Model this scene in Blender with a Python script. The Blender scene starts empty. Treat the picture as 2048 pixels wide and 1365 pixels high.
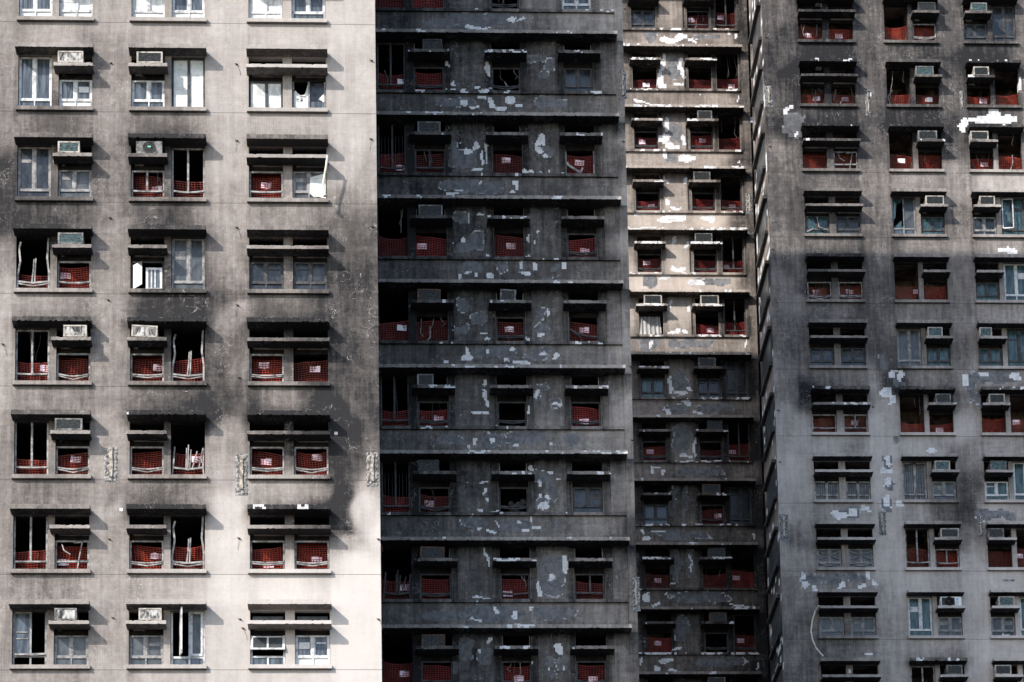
import bpy, math, random
import numpy as np
from mathutils import Vector, Matrix

# ------------------------------------------------------------------ camera, sky, sun, exposure
scene = bpy.context.scene
COL = scene.collection
RC = np.array([[0.9988977445493181, 0.016982032107359955, -0.04375964487732585],
               [-0.009486058767911136, 0.9860586659207913, 0.16612742715024828],
               [0.045970758350682144, -0.16552920572519492, 0.985132869936157]])  # building axes -> camera axes
FOC, PX, PY, EYE = 6000.0, 1024.0, 2446.5856, 1.6
cam_data = bpy.data.cameras.new("camera")
cam = bpy.data.objects.new("camera", cam_data)
COL.objects.link(cam)
scene.camera = cam
cam_data.sensor_width = 36.0
cam_data.lens = FOC / 2048.0 * 36.0
cam_data.shift_x = 0.0
cam_data.shift_y = (PY - 682.5) / 2048.0
cam_data.clip_start = 0.5
cam_data.clip_end = 3000.0
_T = np.array([[1, 0, 0], [0, 0, 1], [0, -1, 0]], float)          # (right, down, into) -> world (x, y, z)
_right, _down, _fwd = (_T @ RC[0], _T @ RC[1], _T @ RC[2])
_m = Matrix(((_right[0], -_down[0], -_fwd[0]), (_right[1], -_down[1], -_fwd[1]), (_right[2], -_down[2], -_fwd[2])))
cam.matrix_world = Matrix.Translation((0, 0, EYE)) @ _m.to_4x4()

SUN_DIR = Vector((1.08, 1.0, -1.02)).normalized()
SUN_EL = math.asin(-SUN_DIR.z)
world = bpy.data.worlds.new("World")
scene.world = world
world.use_nodes = True
_nt = world.node_tree
_bg = _nt.nodes["Background"]
_sky = _nt.nodes.new("ShaderNodeTexSky")
_sky.sky_type = 'NISHITA'
_sky.sun_disc = False
_sky.sun_elevation = SUN_EL
_sky.sun_rotation = math.radians(227.2)
_sky.air_density = 1.0
_sky.dust_density = 1.2
_sky.ozone_density = 1.0
_nt.links.new(_sky.outputs[0], _bg.inputs[0])
_bg.inputs[1].default_value = 0.15
sun_data = bpy.data.lights.new("sun", 'SUN')
sun_data.energy = 2.85
sun_data.angle = math.radians(0.53)
sun_data.color = (1.0, 0.93, 0.85)
sun = bpy.data.objects.new("sun", sun_data)
COL.objects.link(sun)
sun.rotation_euler = SUN_DIR.to_track_quat('-Z', 'Y').to_euler()
sun.location = (-60, -60, 120)
vs = scene.view_settings
scene.display_settings.display_device = 'sRGB'
vs.view_transform = 'Standard'
vs.look = 'None'
vs.exposure = 1.0
vs.gamma = 1.0
vs.use_curve_mapping = False

rng = random.Random(7)

# ------------------------------------------------------------------ small helpers
def unpix(x, y, plane):
    """point of the vertical plane y=plane that the photograph shows at pixel (x, y)"""
    d = RC.T @ np.array([(x - PX) / FOC, (y - PY) / FOC, 1.0])
    q = d * plane / d[2]
    return q[0], EYE - q[1]

def topix(X, Y, Z):
    q = np.stack([X, EYE - Z, Y], -1) @ RC.T
    return PX + FOC * q[..., 0] / q[..., 2], PY + FOC * q[..., 1] / q[..., 2]

class MB:
    """collects boxes, bars and sheets; build() links them as ONE mesh object"""
    def __init__(self):
        self.v = []; self.f = []; self.att = {}
    def add(self, vs_, fs):
        n = len(self.v)
        self.v += [tuple(p) for p in vs_]
        self.f += [tuple(i + n for i in f) for f in fs]
    def box(self, x0, x1, y0, y1, z0, z1):
        self.add([(x0, y0, z0), (x1, y0, z0), (x1, y1, z0), (x0, y1, z0), (x0, y0, z1), (x1, y0, z1), (x1, y1, z1), (x0, y1, z1)],
                 [(0, 3, 2, 1), (4, 5, 6, 7), (0, 1, 5, 4), (1, 2, 6, 5), (2, 3, 7, 6), (3, 0, 4, 7)])
    def slab(self, x0, x1, yf, yb, z0, z1, step=0.1, chip=0.0, seed=0):
        """a long slab, subdivided along x and z, with worn (chipped) front edges"""
        r = random.Random(seed)
        nx = max(1, int((x1 - x0) / step))
        xs = [x0 + (x1 - x0) * i / nx for i in range(nx + 1)]
        vs_, fs = [], []
        for i, x in enumerate(xs):
            c1 = r.random() ** 7 * chip; c2 = r.random() ** 7 * chip; e = r.uniform(-.06, .06) * chip
            zm = z0 + (z1 - z0) * r.uniform(.4, .6)
            vs_ += [(x, yb, z0), (x, yf + e, z0 + c1), (x, yf + e, z0 + c1), (x, yf + e, zm), (x, yf + e + c2, z1 - c2 * .7), (x, yb, z1)]
        for i in range(nx):
            a = i * 6; b = a + 6
            for k in (0, 2, 3, 4):
                fs.append((a + k, b + k, b + k + 1, a + k + 1))
            fs.append((a + 5, b + 5, b, a))
        fs.append((0, 1, 3, 4, 5)); fs.append(tuple(nx * 6 + k for k in (5, 4, 3, 1, 0)))
        self.add(vs_, fs)
    def bar(self, pts, w, t=None):
        """bent bar of rectangular section along points; w across, t in depth"""
        t = t or w
        pts = [Vector(p) for p in pts]
        rings = []
        for i, p in enumerate(pts):
            a = pts[max(i - 1, 0)]; b = pts[min(i + 1, len(pts) - 1)]
            d = (b - a).normalized()
            yv = Vector((0, 1, 0))
            s = d.cross(yv)
            if s.length < 1e-4: s = Vector((1, 0, 0))
            s.normalize(); n = d.cross(s).normalized()
            rings.append([p + s * w / 2 + n * t / 2, p - s * w / 2 + n * t / 2, p - s * w / 2 - n * t / 2, p + s * w / 2 - n * t / 2])
        vs_ = [q for r in rings for q in r]; fs = []
        for i in range(len(pts) - 1):
            for k in range(4):
                fs.append((i * 4 + k, i * 4 + (k + 1) % 4, i * 4 + 4 + (k + 1) % 4, i * 4 + 4 + k))
        fs.append((3, 2, 1, 0)); m = (len(pts) - 1) * 4; fs.append((m, m + 1, m + 2, m + 3))
        self.add(vs_, fs)
    def tube(self, pts, r, n=8):
        pts = [Vector(p) for p in pts]; vs_ = []; fs = []
        for i, p in enumerate(pts):
            d = (pts[min(i + 1, len(pts) - 1)] - pts[max(i - 1, 0)]).normalized()
            s = d.orthogonal().normalized(); q = d.cross(s)
            if i and s.dot(last) < 0: s = -s; q = -q
            last = s
            for k in range(n):
                a = 2 * math.pi * k / n
                vs_.append(p + (s * math.cos(a) + q * math.sin(a)) * r)
        for i in range(len(pts) - 1):
            for k in range(n):
                fs.append((i * n + k, i * n + (k + 1) % n, i * n + n + (k + 1) % n, i * n + n + k))
        fs.append(tuple(range(n))); fs.append(tuple((len(pts) - 1) * n + k for k in range(n)))
        self.add(vs_, fs)
    def ring(self, cx, cz, y, r0, r1, n=20, depth=.02):
        for k in range(n):
            a, b = 2 * math.pi * k / n, 2 * math.pi * (k + 1) / n
            P = lambda r, t, yy: (cx + r * math.cos(t), yy, cz + r * math.sin(t))
            self.add([P(r0, a, y), P(r1, a, y), P(r1, b, y), P(r0, b, y), P(r0, a, y + depth), P(r1, a, y + depth), P(r1, b, y + depth), P(r0, b, y + depth)],
                     [(0, 1, 2, 3), (7, 6, 5, 4), (1, 5, 6, 2), (0, 3, 7, 4)])
    def build(self, name, mat, parent=None, origin=None, att=None):
        if not self.v: return None
        V = np.array(self.v, float)
        if origin is None:
            origin = Vector((float(V[:, 0].mean()), float(V[:, 1].mean()), float(V[:, 2].min())))
        me = bpy.data.meshes.new(name)
        me.from_pydata((V - np.array(origin)).tolist(), [], self.f)
        for k, fn in (att or {}).items():
            if k in ('bare', 'bed'):      # fallen tiles: one value per face, so patches end along tile courses
                cen = np.array([V[list(f_)].mean(0) for f_ in self.f])
                a = me.attributes.new(k, 'FLOAT', 'FACE'); a.data.foreach_set('value', np.asarray(fn(cen), dtype=np.float32))
            else:
                a = me.attributes.new(k, 'FLOAT', 'POINT'); a.data.foreach_set('value', np.asarray(fn(V), dtype=np.float32))
        me.materials.append(mat)
        me.update()
        o = bpy.data.objects.new(name, me)
        COL.objects.link(o)
        base = Vector(origin)
        if parent is not None:
            o.parent = parent
            base = base - parent_world[parent.name]
            parent_world[o.name] = Vector(origin)
        else:
            parent_world[o.name] = Vector(origin)
        o.location = base
        return o
parent_world = {}

def vnoise(x, z, sc, seed):
    """value noise on a lattice of spacing sc"""
    x = x / sc; z = z / sc; i = np.floor(x); j = np.floor(z); a = x - i; b = z - j
    a = a * a * (3 - 2 * a); b = b * b * (3 - 2 * b)
    def h(p, q):
        v = np.sin(p * 127.1 + q * 311.7 + seed * 74.7) * 43758.5453
        return v - np.floor(v)
    return (h(i, j) * (1 - a) + h(i + 1, j) * a) * (1 - b) + (h(i, j + 1) * (1 - a) + h(i + 1, j + 1) * a) * b

def tag(o, label=None, cat=None, group=None, kind=None):
    if label: o['label'] = label
    if cat: o['category'] = cat
    if group: o['group'] = group
    if kind: o['kind'] = kind
    return o

def empty(name, loc):
    o = bpy.data.objects.new(name, None)
    o.empty_display_size = .3
    COL.objects.link(o); o.location = loc
    parent_world[o.name] = Vector(loc)
    return o

# ------------------------------------------------------------------ materials
def nodes_of(name):
    m = bpy.data.materials.new(name); m.use_nodes = True
    nt = m.node_tree
    return m, nt, nt.nodes["Principled BSDF"]

class G:
    """tiny node-graph helper"""
    def __init__(self, nt): self.nt = nt
    def n(self, t, **kw):
        nd = self.nt.nodes.new(t)
        for k, v in kw.items(): setattr(nd, k, v)
        return nd
    def link(self, a, b): self.nt.links.new(a, b)
    def put(self, sock, v):
        if hasattr(v, 'is_output'): self.link(v, sock)
        else: sock.default_value = v
    def m(self, op, a, b=None, c=None, clamp=False):
        nd = self.n('ShaderNodeMath', operation=op, use_clamp=clamp)
        for i, v in enumerate((a, b, c)):
            if v is not None: self.put(nd.inputs[i], v)
        return nd.outputs[0]
    def noise(self, vec, scale, detail=4, rough=.6, dist=0.0):
        nd = self.n('ShaderNodeTexNoise')
        if vec is not None: self.link(vec, nd.inputs['Vector'])
        nd.inputs['Scale'].default_value = scale; nd.inputs['Detail'].default_value = detail
        nd.inputs['Roughness'].default_value = rough; nd.inputs['Distortion'].default_value = dist
        return nd.outputs['Fac']
    def mix(self, f, a, b, mode='MIX'):
        nd = self.n('ShaderNodeMix', data_type='RGBA', blend_type=mode)
        self.put(nd.inputs[0], f)
        self.put(nd.inputs[6], a if hasattr(a, 'is_output') else (*a, 1)); self.put(nd.inputs[7], b if hasattr(b, 'is_output') else (*b, 1))
        return nd.outputs[2]
    def ramp(self, f, stops):
        nd = self.n('ShaderNodeValToRGB'); cr = nd.color_ramp
        while len(cr.elements) < len(stops): cr.elements.new(.5)
        for e, (p, c) in zip(cr.elements, stops): e.position = p; e.color = (*c, 1)
        self.put(nd.inputs[0], f)
        return nd.outputs[0]
    def att(self, name): return self.n('ShaderNodeAttribute', attribute_name=name).outputs['Fac']
    def step(self, v, a, b):
        nd = self.n('ShaderNodeMapRange', interpolation_type='SMOOTHSTEP')
        self.put(nd.inputs[0], v); self.put(nd.inputs[1], a); self.put(nd.inputs[2], b)
        return nd.outputs[0]

def wall_material(name, clean, mid, deep, joint=None):
    """mosaic-tiled concrete: soot, runs and scratches, and tiles fallen off along tile courses"""
    m, nt, bs = nodes_of(name); g = G(nt)
    pos = g.n('ShaderNodeNewGeometry').outputs['Position']
    sx = g.n('ShaderNodeSeparateXYZ'); g.link(pos, sx.inputs[0])
    X, Y, Z = sx.outputs
    def vec(a, b, c):
        nd = g.n('ShaderNodeCombineXYZ')
        for i, v in enumerate((a, b, c)): g.put(nd.inputs[i], v)
        return nd.outputs[0]
    sn = lambda v, s: g.m('MULTIPLY', g.m('FLOOR', g.m('DIVIDE', v, s)), s)
    tile = vec(sn(X, .07), sn(Y, .07), sn(Z, .055))
    run = vec(g.m('MULTIPLY', X, 7.0), g.m('MULTIPLY', Y, 7.0), g.m('MULTIPLY', Z, .7))
    lay = vec(g.m('MULTIPLY', X, 1.1), g.m('MULTIPLY', Y, 1.1), g.m('MULTIPLY', Z, 9.0))
    n1 = g.noise(pos, .75, 7, .62, .4); n2 = g.noise(pos, 5.0, 6, .7, .8); n3 = g.noise(run, 1.0, 5, .65); n4 = g.noise(lay, 1.0, 4, .6)
    n5 = g.noise(pos, 26.0, 3, .6)
    wn = g.n('ShaderNodeTexWhiteNoise', noise_dimensions='3D'); g.link(tile, wn.inputs['Vector'])
    s = g.att('soot')
    amp = g.m('ADD', .15, g.m('MULTIPLY', s, 1.0), clamp=True)
    dev = g.m('ADD', g.m('MULTIPLY', g.m('SUBTRACT', n1, .5), .60), g.m('MULTIPLY', g.m('SUBTRACT', n2, .5), .42))
    n6 = g.noise(pos, 1.7, 5, .55, 2.6)
    dev = g.m('ADD', dev, g.m('MULTIPLY', g.m('SUBTRACT', n6, .5), .34))
    dev = g.m('ADD', dev, g.m('MULTIPLY', g.m('SUBTRACT', n3, .5), .72))
    dev = g.m('ADD', dev, g.m('MULTIPLY', g.m('SUBTRACT', n4, .5), .26))
    dev = g.m('ADD', dev, g.m('MULTIPLY', g.m('SUBTRACT', n5, .5), .24))
    dev = g.m('ADD', dev, g.m('MULTIPLY', g.m('SUBTRACT', wn.outputs['Value'], .5), .05))
    S = g.m('ADD', s, g.m('MULTIPLY', dev, amp), clamp=True)
    lerp = lambda a, b, t: tuple(x + (y - x) * t for x, y in zip(a, b))
    col = g.ramp(S, [(0.0, clean), (.20, lerp(clean, mid, .50)), (.42, mid), (.62, lerp(mid, deep, .60)), (.92, deep)])
    # pale scratches and rubbed marks
    sc = g.noise(pos, 2.6, 3, .55, 1.6)
    scr = g.m('SUBTRACT', 1.0, g.step(g.m('ABSOLUTE', g.m('SUBTRACT', sc, .5)), .0, .0085))
    scr = g.m('MULTIPLY', scr, g.step(g.noise(pos, 1.3, 3), .53, .60))
    col = g.mix(g.m('MULTIPLY', scr, .75), col, (.50, .48, .46))
    # mosaic joints
    def comb(v, p):
        fr_ = g.m('ABSOLUTE', g.m('SUBTRACT', g.m('FRACT', g.m('DIVIDE', v, p)), .5))
        return g.step(fr_, .36, .5)
    grid = g.m('MAXIMUM', comb(X, .065), comb(Z, .065))
    col = g.mix(g.m('MULTIPLY', grid, g.m('ADD', .03, g.m('MULTIPLY', S, .36))), col, (.05, .045, .043))
    # dark pits
    pit = g.step(g.noise(pos, 17.0, 2, .5), .74, .80)
    col = g.mix(g.m('MULTIPLY', pit, .5), col, (.02, .02, .02))
    # fallen tiles: grey bedding and white render
    pg = g.att('bed')
    pw = g.att('bare')
    keep = g.m('SUBTRACT', 1.0, g.m('MULTIPLY', S, .55))
    def sooty(c):
        nd = g.n('ShaderNodeVectorMath', operation='SCALE'); nd.inputs[0].default_value = c; g.link(keep, nd.inputs[3]); return nd.outputs[0]
    bedc = g.mix(g.step(n2, .3, .7), sooty((.12, .122, .13)), sooty((.29, .295, .31)))
    keep = g.m('SUBTRACT', 1.0, g.m('MULTIPLY', S, .22))
    whc = g.mix(g.step(n2, .42, .75), sooty((.82, .82, .83)), sooty((.42, .43, .45)))
    gm = g.m('GREATER_THAN', pg, .5)
    rim = g.m('MULTIPLY', gm, g.m('LESS_THAN', pg, .60))
    col = g.mix(gm, col, bedc)
    col = g.mix(g.m('MULTIPLY', rim, g.m('MULTIPLY', g.step(n1, .48, .6), .7)), col, whc)
    wm = g.m('GREATER_THAN', pw, .5)
    col = g.mix(wm, col, whc)
    if joint:      # construction joint along each floor
        z0, fl = joint
        fr = g.m('ABSOLUTE', g.m('SUBTRACT', g.m('MODULO', g.m('ADD', g.m('SUBTRACT', Z, z0), fl * 60.5), fl), fl / 2))
        ln = g.m('MULTIPLY', g.m('LESS_THAN', fr, .011), .55)
        col = g.mix(ln, col, (.03, .028, .027))
    g.link(col, bs.inputs['Base Color'])
    bs.inputs['Roughness'].default_value = .85
    bs.inputs['Specular IOR Level'].default_value = .25
    bp = g.n('ShaderNodeBump'); bp.inputs['Strength'].default_value = .35; bp.inputs['Distance'].default_value = .02
    hgt = g.m('SUBTRACT', g.m('ADD', n2, g.m('MULTIPLY', n5, .5)), g.m('MULTIPLY', g.m('MAXIMUM', gm, wm), .6))
    g.link(hgt, bp.inputs['Height']); g.link(bp.outputs[0], bs.inputs['Normal'])
    return m

def speckled(name, a, b, scale=8, rough=.7, metal=0.0, lo=.4, hi=.6, spec=.3, stretch=(1, 1, 1), coord='Object', vary=0.0):
    m, nt, bs = nodes_of(name); g = G(nt)
    co = g.n('ShaderNodeTexCoord').outputs[coord]
    mp = g.n('ShaderNodeMapping'); mp.inputs['Scale'].default_value = stretch; g.link(co, mp.inputs[0])
    oi = g.n('ShaderNodeObjectInfo').outputs['Random']
    ad = g.n('ShaderNodeVectorMath', operation='ADD'); g.link(mp.outputs[0], ad.inputs[0])
    cb = g.n('ShaderNodeCombineXYZ'); g.link(g.m('MULTIPLY', oi, 37.0), cb.inputs[0]); g.link(cb.outputs[0], ad.inputs[1])
    f = g.step(g.noise(ad.outputs[0], scale, 5, .65, .5), lo, hi)
    c = g.mix(f, a, b)
    if vary:       # some nets are sootier than others
        k = g.m('SUBTRACT', 1.0, g.m('MULTIPLY', g.m('FRACT', g.m('MULTIPLY', oi, 91.7)), vary)); nd = g.n('ShaderNodeVectorMath', operation='SCALE'); g.link(c, nd.inputs[0]); g.link(k, nd.inputs[3]); c = nd.outputs[0]
    g.link(c, bs.inputs['Base Color'])
    bs.inputs['Roughness'].default_value = rough; bs.inputs['Metallic'].default_value = metal
    bs.inputs['Specular IOR Level'].default_value = spec
    return m

M = {}
FL = 2.75
CLEAN = (.66, .60, .56)
M['wall_a'] = wall_material('pale_mosaic_wall', (.54, .505, .478), (.215, .192, .178), (.016, .016, .018), (49.532, FL))
M['wall_b'] = wall_material('sooty_mosaic_wall', (.72, .675, .635), (.245, .224, .208), (.010, .011, .013))
M['wall_c'] = wall_material('peeling_render_wall', (.70, .62, .55), (.25, .215, .19), (.012, .012, .013))
M['wall_d'] = wall_material('grey_mosaic_wall', (.72, .66, .62), (.23, .207, .192), (.013, .014, .017), (67.137, FL))
M['burnt'] = speckled('burnt_room', (.003, .003, .0035), (.018, .0145, .0125), 2.2, .95)
M['burnt_brown'] = speckled('scorched_plaster', (.012, .009, .008), (.105, .078, .064), 1.3, .95)
M['alu'] = speckled('scorched_aluminium', (.07, .07, .07), (.42, .41, .40), 5, .5, .0, .3, .7)
M['scorched_brown'] = speckled('scorched_brown_plaster', (.03, .022, .018), (.22, .155, .125), 1.3, .95)
M['alu_dark'] = speckled('blackened_aluminium', (.018, .019, .021), (.085, .085, .088), 5, .6, .0, .3, .7)
M['white_frame'] = speckled('white_window_frame', (.14, .14, .145), (.60, .61, .62), 6, .45, .0, .25, .55)
M['mid_frame'] = speckled('dusty_window_frame', (.10, .10, .105), (.34, .335, .33), 5, .5, .0, .3, .7)

def glass(name, a, b, scale, stretch, rough=.18, spec=.5, lo=.35, hi=.65):
    m = speckled(name, a, b, scale, rough, 0, lo, hi, spec, stretch)
    return m
M['pane_dark'] = glass('dark_dusty_glass', (.010, .012, .014), (.040, .046, .052), 2.4, (2, 1, 1))
M['pane_blue'] = glass('bluish_curtained_glass', (.026, .034, .042), (.115, .138, .162), 2.0, (5, 1, .5))
M['pane_grey'] = glass('grey_filmed_glass', (.028, .033, .037), (.085, .094, .10), 1.6, (2, 1, 1), .3)
M['pane_teal'] = glass('teal_glass', (.012, .03, .034), (.06, .115, .12), 2.5, (3, 1, .7))
M['board'] = speckled('white_board', (.46, .49, .485), (.74, .765, .75), 3, .6, 0, .3, .6)
M['net'] = speckled('orange_plastic_mesh', (.20, .016, .012), (.42, .052, .022), 3, .5, 0, .35, .65, vary=.62)
M['net_dark'] = speckled('shaded_red_plastic_mesh', (.20, .018, .018), (.36, .040, .036), 3, .55, 0, .35, .65, vary=.6)
M['paper_pink'] = speckled('pink_printed_paper', (.90, .64, .74), (.95, .80, .86), 9, .8)
M['paper_white'] = speckled('white_printed_paper', (.80, .80, .84), (.93, .92, .94), 9, .8)
M['ac_cream'] = speckled('cream_enamel_case', (.13, .115, .095), (.46, .43, .385), 6, .55, 0, .3, .6)
M['ac_grey'] = speckled('grey_scorched_case', (.05, .05, .05), (.27, .265, .26), 6, .6, 0, .35, .7)
M['ac_dark'] = speckled('blackened_case', (.012, .012, .013), (.085, .08, .078), 6, .65, 0, .35, .7)
M['ac_rust'] = speckled('rusted_case', (.055, .03, .02), (.17, .10, .07), 7, .7, 0, .35, .7)
M['grille_dark'] = speckled('dark_fin_grille', (.015, .017, .018), (.09, .10, .10), 14, .5, 0, .4, .65, .3, (1, 1, 3))
M['grille_teal'] = speckled('teal_fin_grille', (.03, .055, .06), (.15, .23, .24), 9, .5, 0, .35, .65, .3, (1, 1, 2))
M['grille_ash'] = speckled('ash_white_fin_grille', (.05, .05, .052), (.74, .73, .71), 3.2, .7, 0, .38, .62, .3, (2.4, 1, .9))
M['fan_black'] = speckled('fan_black', (.010, .010, .011), (.05, .048, .045), 9, .6)
M['green_sticker'] = speckled('green_sticker', (.12, .62, .42), (.2, .72, .52), 9, .5)
M['blue_mark'] = speckled('blue_mark', (.05, .30, .62), (.12, .42, .75), 9, .5)
M['ink'] = speckled('black_marker_ink', (.008, .008, .01), (.02, .02, .02), 9, .7)
M['rubble'] = speckled('broken_concrete', (.075, .075, .075), (.34, .33, .32), 11, .95, 0, .4, .6)
M['rubble_dark'] = speckled('sooty_broken_concrete', (.05, .052, .055), (.30, .31, .32), 18, .95, 0, .4, .6)
M['bare_steel'] = speckled('pale_exposed_bar', (.18, .155, .125), (.48, .43, .36), 9, .7)
M['hose_cream'] = speckled('cream_plastic_hose', (.50, .45, .36), (.72, .67, .56), 4, .5)
M['curtain'] = speckled('grey_curtain_cloth', (.26, .26, .25), (.55, .54, .52), 3, .9, 0, .3, .7, .1, (6, 1, .5))
M['pipe_black'] = speckled('black_pipe', (.01, .01, .012), (.03, .03, .033), 3, .6)
M['pipe_grey'] = speckled('grey_blue_duct', (.30, .36, .46), (.42, .48, .58), 3, .6)
M['rust'] = speckled('rust', (.02, .015, .012), (.10, .07, .05), 9, .85)
M['asphalt'] = speckled('asphalt', (.04, .04, .042), (.07, .07, .07), .6, .9, coord='Generated')
M['rubbish'] = speckled('torn_pale_film', (.50, .50, .48), (.85, .85, .83), 8, .8)

# ------------------------------------------------------------------ facades
class Facade:
    def __init__(self, key, phrase, front, proj, zh, zs, soot, bare, bed, mat, fl=FL):
        self.key = key; self.phrase = phrase; self.bays = []; self.plumes = []; self.opens = []; self.sh = {'A': .57, 'B': .66, 'C': .62, 'D': .665}[key]
        self.y = front + proj          # wall plane
        self.proj = proj; self.zh = zh; self.zs = zs; self.fl = fl; self.mat = M[mat]
        self.soot_pts = np.array(soot, float); self.bare = np.array(bare, float).reshape(-1, 4); self.bed = np.array(bed, float).reshape(-1, 4)
    def H(self, k): return self.zh - self.fl * k
    def S(self, k): return self.zs - self.fl * k
    def pix(self, x, y, d=0.0): return unpix(x, y, self.y - d)
    def px_u(self, x, k, d=0.0):
        """x position of a photo column at the height of row k"""
        z = self.S(k) + .5
        lo, hi = 0.0, 1400.0
        for _ in range(30):
            mid = (lo + hi) / 2
            if unpix(x, mid, self.y - d)[1] > z: lo = mid
            else: hi = mid
        return unpix(x, mid, self.y - d)[0]
    # stains are laid out on the wall itself, some hood shade painted among them
    def _p(self, V): return topix(V[:, 0], np.full(len(V), self.y), V[:, 2])
    def soot(self, V, add=0.0, mul=1.0):
        x, y = self._p(V); P = self.soot_pts
        out = np.zeros(len(V))
        x = x + 26 * (vnoise(V[:, 0], V[:, 2], .9, 3) - .5); y = y + 26 * (vnoise(V[:, 0], V[:, 2], .8, 5) - .5)
        for i in range(0, len(V), 20000):
            d2 = (x[i:i + 20000, None] - P[None, :, 0]) ** 2 + (y[i:i + 20000, None] - P[None, :, 1]) ** 2 + 120.0
            w = d2 ** -1.7
            out[i:i + 20000] = (w * P[None, :, 2]).sum(1) / w.sum(1)
        if self.key == 'A': out = out + .75 * np.clip(out - .34, 0, 1) + .07 * np.clip((520 - x) / 200, 0, 1)
        if self.key == 'B': out = out * .93 - .02
        if self.key == 'D': out = out + .55 * np.clip(out - .50, 0, 1) - .04 - .07 * np.clip((y - 600) / 300, 0, 1) * np.clip((x - 1640) / 120, 0, 1) + .09 * np.clip((1760 - x) / 120, 0, 1) * np.clip((860 - y) / 200, 0, 1)
        if self.opens:                         # shade painted under the long hoods, with smoke there and round the burnt windows
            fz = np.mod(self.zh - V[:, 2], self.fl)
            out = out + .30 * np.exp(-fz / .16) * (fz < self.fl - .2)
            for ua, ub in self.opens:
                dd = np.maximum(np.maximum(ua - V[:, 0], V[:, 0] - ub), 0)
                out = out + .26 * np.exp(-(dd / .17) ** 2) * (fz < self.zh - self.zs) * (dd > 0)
        for ua, ub, z, st in self.plumes:      # smoke that rolled up out of a burnt opening; hood shade painted in below
            t = V[:, 2] - z; e = .25 * vnoise(V[:, 0], V[:, 2], .5, 9)
            side = np.clip(1 - np.maximum(np.maximum(ua - V[:, 0], V[:, 0] - ub), 0) / (.18 + e), 0, 1)
            up = np.where(t > 0, np.exp(-np.maximum(t, 0) / (.22 + e)), np.where(side < .999, np.exp(np.minimum(t, 0) / .35), .9 * np.exp(np.minimum(t + .10, 0) / .30)))
            out = out + st * side * up
        for a_, b_ in self.bays: out = out + .06 * ((V[:, 0] > a_ - .02) & (V[:, 0] < b_ + .02))
        return np.clip(out * mul + add, 0, 1)
    def blobs(self, V, B, shrink=1.0):
        if len(B) == 0: return np.zeros(len(V))
        sx, sz = V[:, 0], V[:, 2]
        qx, qz = np.floor(sx / .065) * .065, np.floor(sz / .055) * .055
        wob = lambda s: 13 * (vnoise(qx, qz, .36, s) - .5) + 4 * (vnoise(qx, qz, .14, s + 1) - .5)
        x, y = self._p(V); x = x + wob(11 + len(B)); y = y + wob(31 + len(B)) * .8; out = np.full(len(V), -1.0)
        for bx, by, rx, ry in B:
            ex, ey = np.abs(x - bx) / (rx * shrink), np.abs(y - by) / (ry * shrink)
            q = 1.0 - .5 * (ex ** 3.2 + ey ** 3.2)
            out = np.maximum(out, q)
        out = out + .42 * (vnoise(qx, qz, .2, 51) - .5) * (out > -.4)
        return np.clip(out, -1, 1)
    def att(self, add=0.0, mul=1.0, bare=None, bed=None):
        return {'soot': lambda V: self.soot(V, add, mul),
                'bare': (lambda V: self.blobs(V, self.bare, .86)) if bare is None else (lambda V: np.full(len(V), bare)),
                'bed': (lambda V: self.blobs(V, self.bed)) if bed is None else (lambda V: np.full(len(V), bed))}

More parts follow.
